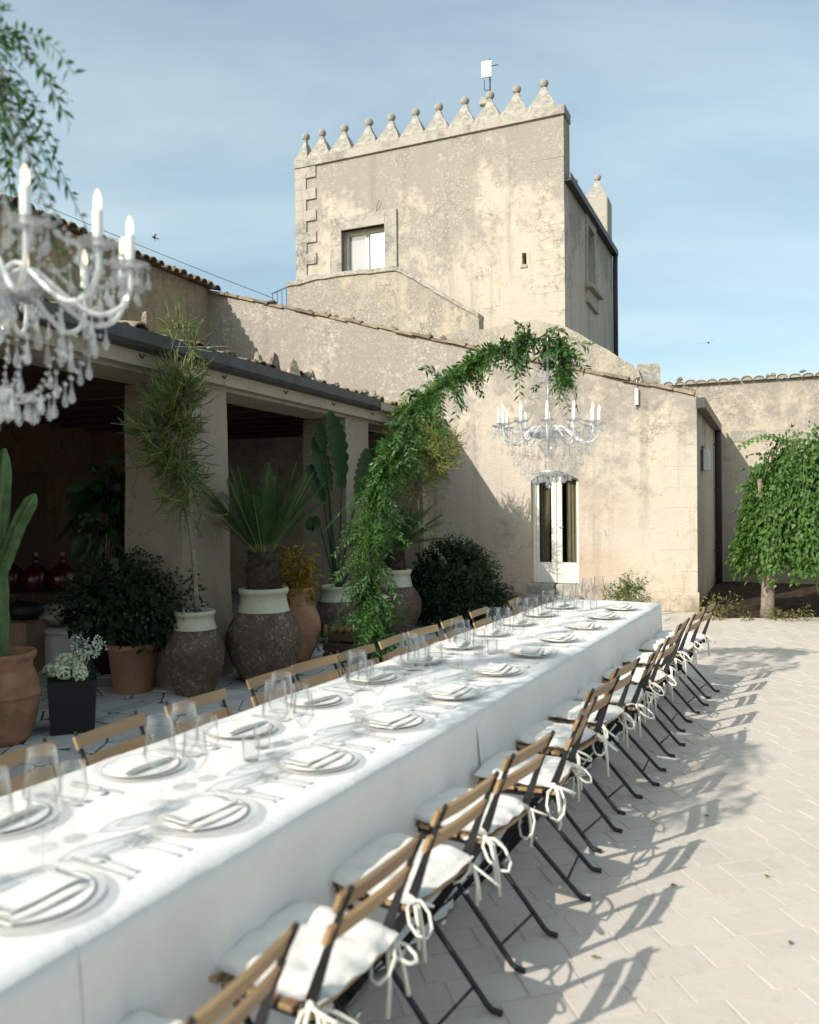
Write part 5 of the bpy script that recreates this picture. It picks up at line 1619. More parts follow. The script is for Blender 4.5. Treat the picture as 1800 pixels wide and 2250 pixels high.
# cycads
def cycad(name, label, p, z0, th, rt, fronds, L, spread, mat, lean=0.0, sag=.55, seed=1):
    r = random.Random(seed)
    t = thing(name, label, 'palm', p + Vector((0, 0, z0)))
    m_ = MB(); prof = []
    for k in range(13): prof.append((rt * (1 + .10 * (k % 2)) * (1 - .25 * (k / 12) ** 3), th * k / 12))
    m_.lathe(prof, 18, wob=.05, close=True); m_.build('trunk', MT['cycad_bark'], t)
    sc = MB()
    for k in range(110):
        a = r.uniform(0, 6.28); z_ = r.uniform(.02, th); rr = rt * (1.0 - .2 * (z_ / th) ** 3)
        b = Vector((math.cos(a) * rr, math.sin(a) * rr, z_)); sc.tube([b, b + Vector((math.cos(a) * .03, math.sin(a) * .03, .035))], [.011, .003], 4, cap=False)
    stuff(sc.build('leaf_bases', MT['cycad_bark'], t))
    for k in range(fronds):
        a = r.uniform(0, 2 * math.pi); el = r.uniform(*spread); ll = L * r.uniform(.8, 1.05)
        d = np.array((math.cos(a) * math.cos(el), math.sin(a) * math.cos(el), math.sin(el)))
        b = np.array((math.cos(a) * rt * .5, math.sin(a) * rt * .5, th - .01))
        ts = np.linspace(0, 1, 12); P = b + d * ll * ts[:, None] + np.array([[0, 0, -1.0]]) * sag * ll * .45 * (ts ** 2.2)[:, None] * (1.15 - math.sin(el))
        n = 46; tl_ = np.linspace(.10, .985, n)
        C = np.stack([np.interp(tl_, ts, P[:, q_]) for q_ in range(3)], axis=1); T = np.gradient(C, axis=0); T /= np.linalg.norm(T, axis=1, keepdims=True)
        S = np.cross(T, np.array([[0, 0, 1.0]])); S /= np.linalg.norm(S, axis=1, keepdims=True) + 1e-9; U = np.cross(S, T)
        wl_ = .17 * np.sin(np.pi * np.clip(tl_ * .9 + .12, 0, 1)) ** .6
        arr = []
        for sg in (-1, 1): arr.append(leaf_arrays(C, S * sg * .75 + T * .75 + U * .32, U - S * sg * .3, wl_, .011, .1, .10))
        V, F = cat_arrays(arr); o = obj('frond', np_mesh('frond', V, F, mat), t)
        rc = MB(); rc.tube([tuple(x) for x in P], [.0075 - .005 * i / 11 for i in range(12)], 4, cap=False); rc.build('rachis', MT['euph'], o)
    return t
cycad('cycad_palm', 'wide cycad palm with stiff fronds in the big speckled jar', pJ2, .84, .40, .155, 27, .92, (.62, 1.35), MT['cycad'], sag=.35, seed=2)
cycad('cycad_palm', 'smaller cycad palm in the jar behind the garland', pJ3, .77, .30, .12, 24, .85, (.25, 1.1), MT['cycad'], sag=.6, seed=4)

# bird of paradise plant with paddle leaves
sp_t = thing('paddle_leaf_plant', 'tall plant with torn paddle leaves before the second pillar', 'plant', pJ5 + Vector((0, 0, .64)))
Y5 = pJ5.y; off5 = pJ5 + Vector((0, 0, .64))
for k, (pth, w_, ln) in enumerate((([(742, 1290), (748, 1180), (752, 1040), (742, 960), (724, 905)], .24, .55), ([(738, 1290), (728, 1180), (722, 1080), (708, 1020), (690, 960)], .22, .48), ([(738, 1290), (726, 1200), (712, 1105), (692, 1050), (680, 1022)], .2, .45),
                              ([(745, 1290), (760, 1200), (785, 1090), (800, 1030), (806, 985)], .2, .45), ([(738, 1292), (722, 1230), (705, 1160), (690, 1150), (672, 1160)], .2, .4), ([(748, 1290), (790, 1220), (825, 1150), (850, 1130), (880, 1140)], .2, .45), ([(742, 1290), (735, 1200), (716, 1000), (704, 950), (700, 925)], .17, .4))):
    dy = (k % 3 - 1) * .16
    C = [q(px, py, Y5 + dy * i / 4) - off5 for i, (px, py) in enumerate(pth)]
    m_ = MB(); n = 18; fine = []
    for i in range(n + 1):
        t = i / n * 4; a = int(min(t, 3)); fine.append(C[a].lerp(C[a + 1], t - a))
    m_.tube(fine, [.016 - .011 * i / n for i in range(n + 1)], 5, cap=False); pet = m_.build('petiole', MT['banana'], sp_t)
    s0 = int(n * (1 - ln)); bl = MB(); vv = []; ff = []
    seg = 22
    for i in range(seg + 1):
        t = i / seg; idx = s0 + (n - s0) * t; a = int(min(idx, n - 1)); p = fine[a].lerp(fine[a + 1], idx - a); T = (fine[min(a + 1, n)] - fine[max(a - 1, 0)]).normalized()
        S = T.cross(Vector((.25 * (k % 2) - .1, -1, .25))).normalized(); U = S.cross(T)
        wd = w_ * .5 * (math.sin(math.pi * min(1, t * .92 + .06)) ** .55)
        tear = 1 - (.25 if i % 3 == 2 else 0)
        vv += [p - S * wd * tear + U * wd * .35, p, p + S * wd * tear + U * wd * .35]
    for i in range(seg):
        ff += [(3 * i, 3 * i + 1, 3 * i + 4, 3 * i + 3), (3 * i + 1, 3 * i + 2, 3 * i + 5, 3 * i + 4)]
    bl.add(vv, ff, True); bl.build('paddle_leaf', MT['banana'], pet)

# fiddle-leaf fig, bush in the pot, croton, round bush, door shrub
def bushy(name, label, cat, p, cen, rad, n, ll, lw, mat, seed, lump=.25, stem=True, droop=.3, shell=.4, zb=0.0, cn='crown', up=.2):
    t = thing(name, label, cat, p + Vector((0, 0, zb)))
    off = np.array(p + Vector((0, 0, zb)))
    P, d = bush_cloud(n, rad, np.array(cen) - off, lump, shell, 14, seed)
    keep = (P[:, 2] + off[2]) > .015; P, d = P[keep], d[keep]
    D = d * .8 + rng.normal(size=d.shape) * .6; D[:, 2] += up
    N = d + rng.normal(size=d.shape) * .7; N[:, 2] += .5
    V, F = leaf_arrays(P, D, N, ll * rng.uniform(.7, 1.2, len(P)), lw * rng.uniform(.8, 1.2, len(P)), .15, droop)
    if name == 'round_bush':                            # uneven outline: side shoots and a lower skirt
        for (ox, oz, sc_, sd_) in ((-.42, -.12, .62, 3), (.45, -.2, .55, 4), (.12, .22, .5, 5)):
            Pq, dq = bush_cloud(3200, np.array(rad) * sc_, np.array(cen) - off + np.array((ox, -.1, oz)), .4, .4, 9, sd_); kq = (Pq[:, 2] + off[2]) > .02; Pq, dq = Pq[kq], dq[kq]
            Vq, Fq_ = leaf_arrays(Pq, dq + rng.normal(size=dq.shape) * .6, dq + rng.normal(size=dq.shape) * .6, ll * rng.uniform(.7, 1.3, len(Pq)), lw, .15, droop); V, F = cat_arrays([(V, F), (Vq, Fq_)])
    if n > 4000:                                        # older, larger leaves fill the inside
        P2, d2 = bush_cloud(n // 4, np.array(rad) * .86, np.array(cen) - off, lump, .35, 14, seed); k2 = (P2[:, 2] + off[2]) > .03; P2, d2 = P2[k2], d2[k2]
        V2, F2 = leaf_arrays(P2, d2 + rng.normal(size=d2.shape) * .8, d2 + rng.normal(size=d2.shape) * .6, ll * 2.0, lw * 3.2, .15, droop)
        V, F = cat_arrays([(V, F), (V2, F2)])
    obj(cn, np_mesh(cn, V, F, mat), t)
    if stem:
        m_ = MB(); c_ = Vector(np.array(cen) - off)
        for k in range(7):
            e = Vector(bush_cloud(1, np.array(rad) * .75, np.array(cen) - off, .1, .5, 3, seed * 31 + k)[0][0]); b = Vector((random.uniform(-.04, .04), random.uniform(-.04, .04), 0.0)); m_.tube([b, b.lerp(e, .5) + Vector((0, 0, .05)), e], [.014, .010, .005], 5, cap=False)
        m_.build('stems', MT['bark'], t)
    return t
pF = ground(235, 1478)
fp_ = pot_thing('dark_planter', 'dark planter of the large-leaved fig behind the bush', 'pot', pF); m_ = MB(); m_.lathe([(.14, 0), (.19, .38), (.2, .40), (.18, .40)], 20, close=True); m_.build('planter', MT['black_plastic'], fp_)
bushy('fig_plant', 'large-leaved fig plant in deep shade left of the near pillar', 'plant', pF, q(240, 1115, pF.y), (.30, .28, .46), 170, .25, .17, MT['fig_leaf'], 11, .3, True, .5, .3, .38, 'foliage')
bushy('potted_bush', 'dense dark jade-like bush in the plain brown pot', 'bush', pT, q(285, 1325, pT.y), (.56, .44, .40), 5600, .05, .03, MT['dark_leaf'], 12, .45, True, .2, .35, .42, 'foliage')
bushy('croton_plant', 'golden yellow croton in the orange jar behind the speckled jar', 'plant', pJ6, q(655, 1265, pJ6.y), (.20, .2, .36), 420, .10, .04, MT['croton'], 13, .35, True, .5, .3, .75, 'foliage')
pR = ground(1000, 1372)
bushy('round_bush', 'rounded dark green bush in shade against the house wall', 'bush', pR, Vector((pR.x, pR.y, .58)), (.66, .55, .58), 11000, .05, .024, MT['dark_leaf'], 14, .34, True, .2, .45, 0, 'foliage')
pD = ground(1395, 1338)
bushy('door_shrub', 'small sunlit shrub at the foot of the wall right of the door', 'shrub', pD, Vector((pD.x, pD.y, .28)), (.48, .24, .29), 3000, .042, .022, MT['shrub'], 15, .35, True, .2, .3, 0, 'foliage')
for k, (px, py, r_, n) in enumerate(((1590, 1352, .30, 260), (1572, 1362, .16, 90), (1700, 1362, .14, 80), (1765, 1364, .16, 90), (1735, 1366, .09, 40), (1640, 1364, .08, 40))):
    p = ground(px, py); lab = ('straggly dry weed clump at the foot of the downpipe', 'small weed tuft just right of the house corner', 'weed tuft against the tree trunk foot', 'weed tuft right of the tree on the bed edge', 'tiny weed between trunk and right edge of bed', 'tiny weed left of the tree trunk')[k]
    bushy('weed_clump', lab, 'weed', p, p + Vector((0, 0, r_ * .55)), (r_, r_ * .7, r_ * .7), n, .07, .02, MT['weed'], 40 + k, .4, False, .4, .2, 0, 'foliage', .5)

# weeping tree on the right
pW = ground(1687, 1356)
tr = thing('weeping_tree', 'small weeping leafy tree with dense drooping crown before the court wall', 'tree', pW)
m_ = MB(); m_.tube([(0, 0, -.02), (.0, 0, .15), (.02, .02, .6), (.08, .04, 1.1), (.22, .06, 1.7), (.36, .06, 2.15)], [.115, .095, .085, .09, .08, .06], 12)
m_.tube([(.07, .03, .95), (-.05, .0, 1.5), (-.12, -.02, 2.0)], [.08, .06, .03], 8); m_.tube([(.1, .03, 1.2), (.45, -.05, 1.7), (.8, -.05, 2.0)], [.08, .06, .03], 8); m_.build('trunk', MT['bark'], tr)
g = np.random.default_rng(77)
arr = []; tw = MB()
cen = np.array((.70, .0, 1.55))
ncas = 1500
for k in range(ncas):
    # hanging twigs: start on a dome, fall almost straight down
    u, v = g.random(), g.random()
    a = 2 * math.pi * u; rr = math.sqrt(v)
    lump = 1 + .12 * math.sin(3 * a + 1) + .08 * math.sin(7 * a)
    x = cen[0] + .98 * rr * math.cos(a) * lump; y_ = .80 * rr * math.sin(a) * lump
    ztop_ = 1.45 + 1.30 * (1 - rr ** 2.2) ** .6 * (1 + .1 * math.sin(5 * a + 2 * x)) + g.uniform(-.06, .08)
    if x < -.15: ztop_ -= .25
    zbot = .46 + .20 * g.random() + (.25 if rr < .6 else 0)
    Ls = min(ztop_ - zbot, g.uniform(.35, 1.1))
    start = np.array((x, y_, ztop_ - g.uniform(0, max(.01, ztop_ - zbot - Ls))))
    out_d = np.array((math.cos(a) * .25, math.sin(a) * .2, .1)); sagv = np.array((0, 0, -1.0))
    n = int(Ls / .030); ts = np.linspace(0, 1, n)
    C = start + out_d[None, :] * (1 - (1 - ts[:, None]) ** 2) * .5 + sagv[None, :] * Ls * ts[:, None] + g.normal(size=(n, 3)) * .035
    D = g.normal(size=(n, 3)) * .5 + out_d[None, :] * 1.2; D[:, 2] -= .85
    N = np.stack([np.full(n, math.cos(a)), np.full(n, math.sin(a)), np.full(n, .5)], axis=1) + g.normal(size=(n, 3)) * .55
    arr.append(leaf_arrays(C, D, N, g.uniform(.05, .095, n), g.uniform(.03, .05, n), .12, .2))
    if k % 20 == 0: tw.tube([tuple(start), tuple(start + out_d * .35 + sagv * Ls * .5), tuple(start + out_d * .5 + sagv * Ls)], [.005, .003, .002], 4, cap=False)
for k in range(60):                                      # loose top shoots
    a = g.random() * 6.28; rr = math.sqrt(g.random()) * .8
    b = (cen[0] + rr * math.cos(a), .7 * rr * math.sin(a), 2.45 - .5 * rr + g.uniform(-.2, .2))
    P, l = sprig(b, (math.cos(a) * .8, math.sin(a) * .8, g.uniform(.1, .8)), g.uniform(.25, .5), 12, .085, .05, .5, g); arr.append(l)
Pb, db = bush_cloud(7000, (.92, .72, .98), (.72, 0, 1.52), .2, .45, 12, 9)
kb = Pb[:, 2] > .55; Pb, db = Pb[kb], db[kb]
Db = db * .6 + g.normal(size=db.shape) * .5; Db[:, 2] -= .7
arr.append(leaf_arrays(Pb, Db, db + g.normal(size=db.shape) * .5, g.uniform(.05, .095, len(Pb)), g.uniform(.03, .05, len(Pb)), .12, .2))
P, l = sprig((.25, -.1, 2.55), (-1, -.1, .45), .75, 22, .08, .05, .55, g); arr.append(l)
P, l = sprig((.3, 0, 2.5), (-1, .1, .65), .8, 22, .08, .05, .6, g); arr.append(l)
leaves_obj('crown', arr, MT['tree_leaf'], tr); tw.build('twigs', MT['bark'], tr)
# ------------------------------------------------------------------ garland arches
def garland(name, label, path, r_fun, n_sp, n_fern, seed, hoop=True, hang=.6, ll=.052, u0=0.0):
    g = np.random.default_rng(seed)
    base = Vector((path[0].x, path[0].y, 0)); t = thing(name, label, 'garland', base)
    P = np.array([p - base for p in path]); m = len(P)
    seg = np.linalg.norm(np.diff(P, axis=0), axis=1); cum = np.concatenate([[0], np.cumsum(seg)]); tot = cum[-1]
    def pt(s): return np.stack([np.interp(s, cum, P[:, k]) for k in range(3)], axis=-1)
    sm = [Vector(pt(x)) for x in np.linspace(0, tot, 40)]
    if hoop:
        m_ = MB(); m_.tube(sm, .012, 6); m_.build('hoop', MT['black_metal'], t)
    vm = MB()
    for k in range(3):
        ph = k * 2.1; vm.tube([p + Vector((math.cos(i * .8 + ph) * .03, math.sin(i * .8 + ph) * .03, 0)) for i, p in enumerate(sm)], .005, 4, cap=False)
    vm.build('vine', MT['fig_leaf'], t)
    arr = []; st_a, st_b = [], []
    for k in range(n_sp):
        s = u0 * tot + g.random() * tot * (1 - u0); rr = r_fun(s / tot) * (1.7 if g.random() < .14 else 1.0)
        if math.sin(s * 4.3 + seed) < -.55 and g.random() < .6: continue
        c = pt(s); d = g.normal(size=3); d[2] -= .25; d /= np.linalg.norm(d)
        L = rr * g.uniform(.9, 1.9)
        b = c + d * rr * .15
        Pl, l = sprig(b, d, L, int(6 + L * 60), ll * g.uniform(.75, 1.45), ll * g.uniform(.32, .48), hang, g); arr.append(l)
        st_a.append(Pl[:-1]); st_b.append(Pl[1:])
    leaves_obj('ruscus_leaves', arr, MT['green_leaf'], t)
    fr = []
    for k in range(n_fern):
        s = u0 * tot + g.random() * tot * (1 - u0)
        if math.sin(s * 5.1 + seed) + .6 * math.sin(s * 11 + seed) < -.25: continue
        rr = r_fun(s / tot); c = pt(s); d = g.normal(size=3); d[2] += .1; d /= np.linalg.norm(d)
        L = rr * g.uniform(.9, 1.7); n = 54
        ts = np.linspace(.1, 1, n); C = c + d * L * ts[:, None] + np.array([[0, 0, -1.0]]) * .45 * L * (ts ** 2)[:, None]
        D = g.normal(size=(n, 3)) + d * .7; 
        fr.append(leaf_arrays(C, D, g.normal(size=(n, 3)), g.uniform(.02, .05, n) * (1.15 - ts * .6), .005, .1, .1))
        st_a.append(C[:-6:6]); st_b.append(C[6::6][:len(C[:-6:6])])
    leaves_obj('fern_fronds', fr, MT['fern'], t)
    A_ = np.concatenate(st_a); B_ = np.concatenate(st_b)
    V, F = stick_arrays(A_, B_, .0016, .0013, 3); obj('sprig_stems', np_mesh('sprig_stems', V, F, MT['fig_leaf']), t)
    return t
gp = [at(850, 1560, 6.5), at(838, 1460, 6.5), at(822, 1380, 6.5), at(815, 1290, 6.5), at(815, 1200, 6.48), at(825, 1110, 6.45), at(852, 1020, 6.42), at(888, 935, 6.36), at(935, 875, 6.3), at(1000, 825, 6.22), at(1060, 785, 6.13),
      at(1120, 757, 6.06), at(1180, 742, 6.0), at(1222, 752, 5.96), at(1238, 790, 5.95), at(1240, 845, 5.95)]
gp[0].z = 0.0
def r_far(u): return .145 + .035 * math.sin(u * 22) if u < .5 else (.135 - (u - .5) * .16 if u < .8 else .085)
garland('garland_arch', 'leafy green garland arch rising beside the table and hooking over it', gp, r_far, 620, 760, 5)
gn = [Vector((-2.39, 2.86, 0)), Vector((-2.40, 2.86, 1.2)), Vector((-2.3, 2.82, 2.2)), Vector((-1.95, 2.62, 2.85)), Vector((-1.55, 2.40, 3.12)), Vector((-1.28, 2.27, 3.10)), Vector((-1.14, 2.2, 2.98)), Vector((-1.10, 2.17, 2.78))]
garland('garland_arch', 'out-of-focus leafy garland end hanging in the upper left corner', gn, lambda u: .13 + .05 * u, 190, 400, 9, hang=.95, ll=.034, u0=.60)

# ------------------------------------------------------------------ crystal chandeliers
def bead_mesh(r, el=1.0):
    m_ = MB(); n = 6
    v = [(0, 0, -r * el)] + [(r * math.cos(a * math.pi / 3), r * math.sin(a * math.pi / 3), 0) for a in range(n)] + [(0, 0, r * el)]
    f = [(0, 1 + (k + 1) % n, 1 + k) for k in range(n)] + [(7, 1 + k, 1 + (k + 1) % n) for k in range(n)]
    return v, f
BV, BF = bead_mesh(1.0); DV, DF = None, None
def drop(mb_, p, r, L):
    """tear-drop pendant hanging from p"""
    n = 6; prof = [(.0012, 0), (r * .35, -L * .35), (r * .8, -L * .62), (r, -L * .78), (r * .7, -L * .93), (0, -L)]
    mb_.lathe([(a, b) for a, b in reversed(prof)], n, p, smooth=False)
def bead(mb_, p, r): mb_.add([(p[0] + x * r, p[1] + y_ * r, p[2] + z_ * r) for x, y_, z_ in BV], BF)
def make_chandelier(name, label, p, rot=0.0, R_arm=.365):
    t = thing(name, label, 'chandelier', p, rot)
    r = random.Random(4)
    m_ = MB(); m_.lathe([(.012, -.16), (.03, -.14), (.055, -.10), (.075, -.06), (.05, -.03), (.03, .0), (.045, .03), (.03, .06), (.018, .10), (.028, .16), (.016, .20), (.014, .34), (.026, .40), (.012, .44), (.010, .54), (.02, .57), (.010, .60)], 16); m_.build('column', MT['crystal'], t)
    m_ = MB(); m_.tube([(0, 0, -.15), (0, 0, .60)], .0045, 6); m_.build('rod', MT['steel'], t)
    m_ = MB(); m_.tube([(0, 0, .60), (0, 0, .78)], .004, 5); m_.build('chain', MT['steel'], t)
    m_ = MB(); m_.lathe([(.012, .555), (.03, .560), (.045, .575), (.047, .578), (.032, .565), (.012, .558)], 20); m_.build('top_crown', MT['crystal'], t)
    m_ = MB(); m_.lathe([(.06, -.02), (.12, -.01), (.15, .02), (.155, .025), (.122, -.005), (.06, -.014)], 20); m_.build('hub_dish', MT['crystal'], t)
    NA = 12
    am = MB(); pts = [(.03, 0, -.01), (.06, 0, .045), (.10, 0, .065), (.14, 0, .045), (.20, 0, -.01), (.26, 0, -.048), (.305, 0, -.05), (.345, 0, -.025), (R_arm, 0, .02), (R_arm, 0, .075)]
    fine = []
    for i in range(28):
        u = i / 27 * (len(pts) - 1); a = int(min(u, len(pts) - 2)); f = u - a
        p0, p1, p2, p3 = [Vector(pts[max(0, min(len(pts) - 1, a + k))]) for k in (-1, 0, 1, 2)]
        fine.append(.5 * ((2 * p1) + (p2 - p0) * f + (2 * p0 - 5 * p1 + 4 * p2 - p3) * f * f + (3 * p1 - p0 - 3 * p2 + p3) * f ** 3))
    am.tube(fine, .0072, 8); AME = am.mesh('arm', MT['arm_glass'])
    pm = MB(); pm.lathe([(.008, .10), (.03, .104), (.05, .116), (.0515, .118), (.03, .108), (.008, .106)], 16); PME = pm.mesh('drip_pan', MT['crystal'])
    cm = MB(); cm.lathe([(.013, .107), (.0135, .115), (.0125, .12), (.0125, .195), (.010, .198), (0, .198)], 12); CME = cm.mesh('candle_sleeve', MT['candle'])
    bm_ = MB(); bm_.lathe([(.007, .198), (.0095, .208), (.0095, .225), (.007, .236), (.003, .247), (0, .25)], 10); BME = bm_.mesh('bulb', MT['bulb'])
    pd = MB()
    for k in range(6):
        a = k * math.pi / 3; x0, y0 = .047 * math.cos(a), .047 * math.sin(a); bead(pd, (x0, y0, .108), .007); drop(pd, (x0, y0, .10), .0085, .052)
    PDE = pd.mesh('drip_pan_drops', MT['crystal'])
    for k in range(NA):
        an = 2 * math.pi * k / NA + .13
        a = obj('arm', AME, t); a.rotation_euler = (0, 0, an)
        for me, n in ((PME, 'drip_pan'), (CME, 'candle'), (BME, 'bulb')): obj(n, me, a, (R_arm, 0, -.03))
        stuff(obj('drip_pan_drops', PDE, a, (R_arm, 0, -.03)))
        # bead strand from the crown down to this arm, and swag to the next
        cb = MB(); n = 26
        for i in range(n + 1):
            u = i / n; rr = .045 + (R_arm - .085) * u; z_ = .585 - .50 * u - .14 * math.sin(math.pi * u)
            bead(cb, (rr * math.cos(an), rr * math.sin(an), z_), .0072 if i % 3 else .0105)
        stuff(cb.build('bead_strand', MT['crystal'], t))
        sw = MB(); a2 = an + 2 * math.pi / NA; n = 12
        for i in range(1, n):
            u = i / n; aa = an + (a2 - an) * u; rr = .33 - .02 * math.sin(math.pi * u); z_ = .075 - .075 * math.sin(math.pi * u)
            bead(sw, (rr * math.cos(aa), rr * math.sin(aa), z_), .008)
            if i % 3 == 0: drop(sw, (rr * math.cos(aa), rr * math.sin(aa), z_ - .008), .0085, .055)
        stuff(sw.build('bead_swag', MT['crystal'], t))
        lo = MB(); n = 18
        for i in range(n + 1):
            u = i / n; rr = .31 * (1 - u) + .04 * u; aa = an + .12; z_ = -.045 - .22 * u - .10 * math.sin(math.pi * u)
            bead(lo, (rr * math.cos(aa), rr * math.sin(aa), z_), .0078)
            if i % 3 == 1: drop(lo, (rr * math.cos(aa), rr * math.sin(aa), z_ - .007), .010, .062)
        for q_, rr in enumerate((.27, .19)):
            z_ = -.06 - .03 * q_; aa = an - .1; bead(lo, (rr * math.cos(aa), rr * math.sin(aa), z_), .008); drop(lo, (rr * math.cos(aa), rr * math.sin(aa), z_ - .008), .0115, .075)
        stuff(lo.build('basket_strand', MT['crystal'], t))
    m_ = MB(); m_.lathe([(0, -.30), (.04, -.29), (.06, -.265), (.062, -.26), (.0, -.25)], 14); m_.build('bottom_dish', MT['crystal_white'], t)
    m_ = MB()
    for k in range(8):
        a = k * math.pi / 4; drop(m_, (.055 * math.cos(a), .055 * math.sin(a), -.27), .011, .07)
    stuff(m_.build('bottom_drops', MT['crystal'], t))
    m_ = MB(); m_.tube([(0, 0, -.29), (0, 0, -.335)], .003, 5); m_.ball((0, 0, -.36), .026, 12, 8); m_.build('bottom_ball', MT['crystal'], t)
    return t
cf = make_chandelier('crystal_chandelier', 'crystal chandelier hanging from the garland over the far half of the table', at(1205, 958, 5.95), .2)
near_p = at(-28, 640, 2.15)
cn_ = dup(cf, near_p, .05, 'blurred crystal chandelier cut off by the left edge, close to the camera'); cn_['group'] = 'crystal chandeliers'; cf['group'] = 'crystal chandeliers'
# ------------------------------------------------------------------ stored things in the shade of the portico
Yb = 8.6
def gpt(px, Y): return Vector(((px - 900) / F_PX * Y, Y, 0))
st = thing('storage_table', 'low cloth-covered storage table in the dark portico on the left', 'table', gpt(70, 9.6), PO.rz)
m_ = MB(); bx(m_, -.75, .75, -.35, .35, .66, .70); m_.build('table_top', MT['ceiling'], st)
for x_ in (-.68, .68):
    for y_ in (-.28, .28): m_ = MB(); m_.tube([(x_, y_, 0), (x_, y_, .66)], .03, 6); m_.build('leg', MT['ceiling'], st)
for k, px in enumerate((22, 79, 137)):
    p = at(px, 1215, 9.6); p.z = .70
    d_ = thing('demijohn', ('leftmost of three round red glass demijohns', 'middle of three round red glass demijohns', 'rightmost of three round red glass demijohns')[k] + ' in the dark portico', 'bottle', p, 0, 'red glass demijohns')
    m_ = MB(); m_.lathe([(.10, 0), (.15, .03), (.17, .12), (.16, .2), (.11, .27), (.05, .31), (.035, .34), (.033, .39), (.04, .395), (.04, .41), (.03, .412)], 24, close=True); m_.build('glass_body', MT['red_glass'], d_)
    m_ = MB(); m_.lathe([(0, .455), (.022, .455), (.027, .413), (0, .4125)], 12); m_.build('stopper', MT['cardboard'], d_)
bxp = gpt(40, 8.35); bo = thing('cardboard_box', 'brown cardboard box standing in shade behind the terracotta jar', 'box', bxp, R(-14))
m_ = MB(); bbx(m_, -.24, .24, -.2, .2, 0, .52, .006); m_.build('carton', MT['cardboard'], bo)
for a, b in ((-.24, -.01), (.01, .24)): m_ = MB(); bx(m_, a, b, -.2, .2, .521, .526); m_.build('flap', MT['cardboard'], bo)
m_ = MB(); bx(m_, -.03, .03, -.2015, .2015, .3, .5275); m_.build('tape', MT['sack'], bo)
bag = thing('black_bag', 'slumped black bag on top of the cardboard box', 'bag', bxp + Vector((.05, 0, .53)), 0)
m_ = MB(); m_.ball((0, 0, .09), .16, 14, 9, 1.2, .8, .62, .10); m_.build('bag_body', MT['black_plastic'], bag)
m_ = MB(); m_.tube([(-.1, 0, .16), (-.05, 0, .24), (.05, 0, .24), (.1, 0, .16)], .01, 5); m_.build('handle', MT['black_plastic'], bag)
co = thing('cool_box', 'pale plastic cool box in shade left of the potted bush', 'box', gpt(140, 8.5), R(-18))
m_ = MB(); bbx(m_, -.26, .26, -.18, .18, 0, .36, .02); m_.build('tub', MT['cool_white'], co)
m_ = MB(); bbx(m_, -.27, .27, -.19, .19, .363, .43, .02); m_.build('lid', MT['cool_white'], co)
m_ = MB(); m_.tube([(-.275, 0, .33), (-.30, 0, .38), (-.30, 0, .46), (.30, 0, .46), (.30, 0, .38), (.275, 0, .33)], .01, 6); m_.build('handle', MT['cool_white'], co)
for k, (px, Y, z) in enumerate(((118, 8.55, .43), (75, 9.0, 0.0))):
    s_ = thing('cloth_sack', ('crumpled pale sack lying on the cool box', 'crumpled pale sack on the floor behind the cardboard box')[k], 'sack', gpt(px, Y) + Vector((0, 0, z)), .4 * k)
    m_ = MB(); m_.ball((0, 0, .115), .22, 20, 12, 1.1, .75, .52, .07); m_.build('sack_body', MT['sack'], s_)
cr = thing('fruit_crate', 'dark crate of fruit on the floor left of the garland foot', 'crate', gpt(768, 8.7), PO.rz)
for z_ in (.02, .13, .24):
    for y_ in (-.17, .17): m_ = MB(); bx(m_, -.25, .25, y_ - .008, y_ + .008, z_, z_ + .08); m_.build('crate_slat', MT['ceiling'], cr)
    for x_ in (-.242, .242): m_ = MB(); bx(m_, x_ - .008, x_ + .008, -.16, .16, z_, z_ + .08); m_.build('crate_slat', MT['ceiling'], cr)
for x_ in (-.225, .225):
    for y_ in (-.15, .15): m_ = MB(); bx(m_, x_ - .015, x_ + .015, y_ - .01, y_ + .01, 0, .40); m_.build('corner_post', MT['chair_wood'], cr)
for k in range(9):
    o = MB(); o.ball((0, 0, 0), .042, 10, 7); fo = o.build('orange', MT['fruit'], None, cr.matrix_basis @ Vector((-.18 + .09 * (k % 5), -.06 + .1 * (k // 5), .335)))
    tag(fo, f'small orange fruit, {ORD[k % 5]} from the left in the {("front", "back")[k // 5]} row of the crate', 'fruit', 'oranges in the crate')

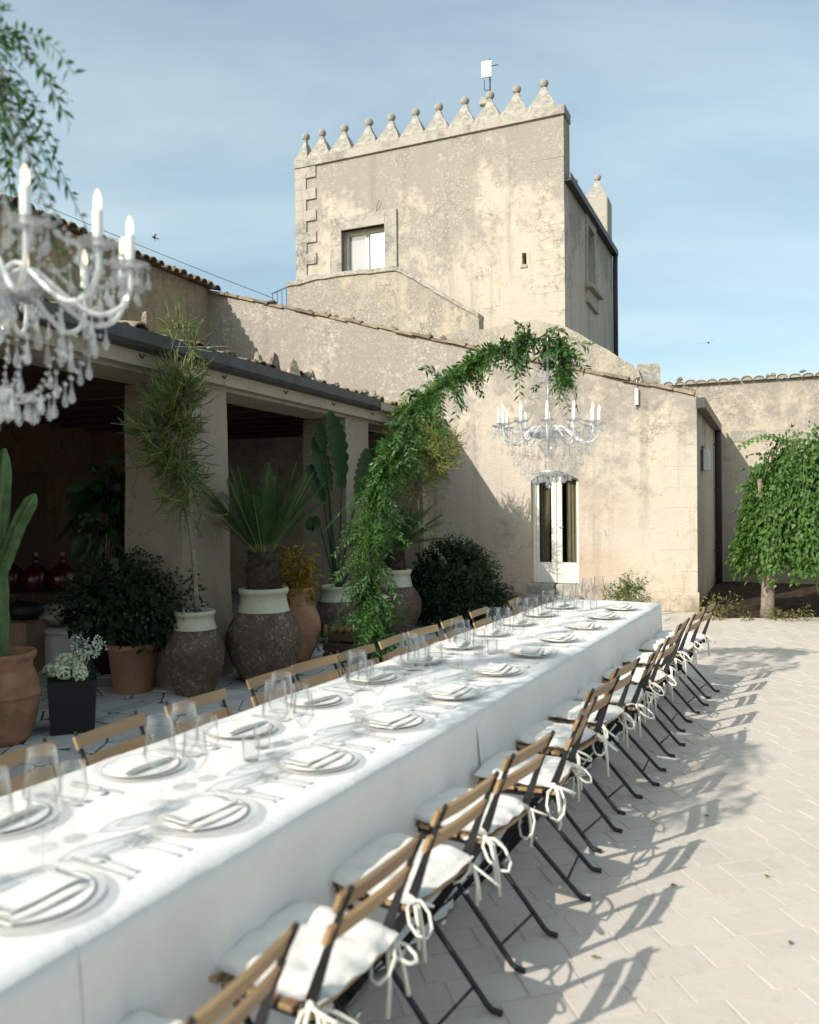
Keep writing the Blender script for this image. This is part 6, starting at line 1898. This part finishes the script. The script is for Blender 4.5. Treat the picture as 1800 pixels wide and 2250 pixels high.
# ------------------------------------------------------------------ cables and birds
def cable(name, label, pts, r, mat, sag=.0):
    P = []
    a, b = pts
    for i in range(17):
        t = i / 16; p = a.lerp(b, t); p.z -= sag * 4 * t * (1 - t); P.append(p)
    m_ = MB(); m_.tube(P, r, 5); o = m_.build(name, MT[mat]); return tag(o, label, 'cable')
cable('overhead_cable', 'thin dark cable sloping across the sky to the tower stair', (at(90, 448, 17.5), at(600, 655, 17.0)), .007, 'cable', .03)
cable('tension_wire', 'fine pale wire stretched along the front of the portico beam', (at(235, 757, 6.8), at(500, 761, 7.1)), .0022, 'string', .01)
for k, (px, py, Y) in enumerate(((339, 522, 24.0), (1557, 753, 24.0))):
    m_ = MB(); m_.ball((0, 0, 0), .028, 8, 6, 2.6, 1, 1)
    m_.add([(.03, 0, .01), (-.03, 0, .01), (-.03, .09, .045), (-.075, .19, .02), (.0, .10, .05)], [(0, 4, 2, 1), (4, 3, 2)])
    m_.add([(.03, 0, .01), (-.03, 0, .01), (-.03, -.09, .045), (-.075, -.19, .02), (.0, -.10, .05)], [(0, 1, 2, 4), (4, 2, 3)])
    m_.add([(-.06, .012, 0), (-.06, -.012, 0), (-.13, -.03, 0), (-.13, .03, 0)], [(0, 1, 2, 3)])
    o = m_.build('bird', MT['bird'], None, at(px, py, Y)); o.rotation_euler = (R(25), R(-15 + 20 * k), R(200 + 60 * k))
    tag(o, ('tiny dark bird in the sky left of the tower', 'tiny dark bird in the sky right of the tower')[k], 'bird', 'flying birds')

# a few dry leaves blown onto the paving
dl = [(1690, 1926, 'lone dry leaf on the sunlit paving at the far right'), (1472, 1950, 'dry leaf beside the slat shadows of the near chairs'), (1560, 1795, 'dry leaf on sunny paving right of the middle chairs'), (1735, 2080, 'dry leaf near the lower right corner of the paving'),
      (1640, 1602, 'small dry leaf on the paving by the arch shadow'), (1320, 2110, 'dry leaf in the shadow of the nearest chairs'), (1700, 1480, 'small dry leaf on far paving in front of the tree')]
for px, py, lab in dl:
    p = ground(px, py); m_ = MB(); L = random.uniform(.025, .04)
    m_.add([(0, 0, .004), (L * .5, L * .28, .012), (L, 0, .006), (L * .5, -L * .28, .010), (L * .5, 0, .003), (-L * .4, 0, .006)], [(0, 4, 1), (1, 4, 2), (2, 4, 3), (3, 4, 0), (0, 5, 4)])
    o = m_.build('fallen_leaf', MT['weed'], None, p + Vector((0, 0, .003))); o.rotation_euler = (0, 0, random.uniform(0, 6)); tag(o, lab, 'leaf', 'fallen leaves on the paving')
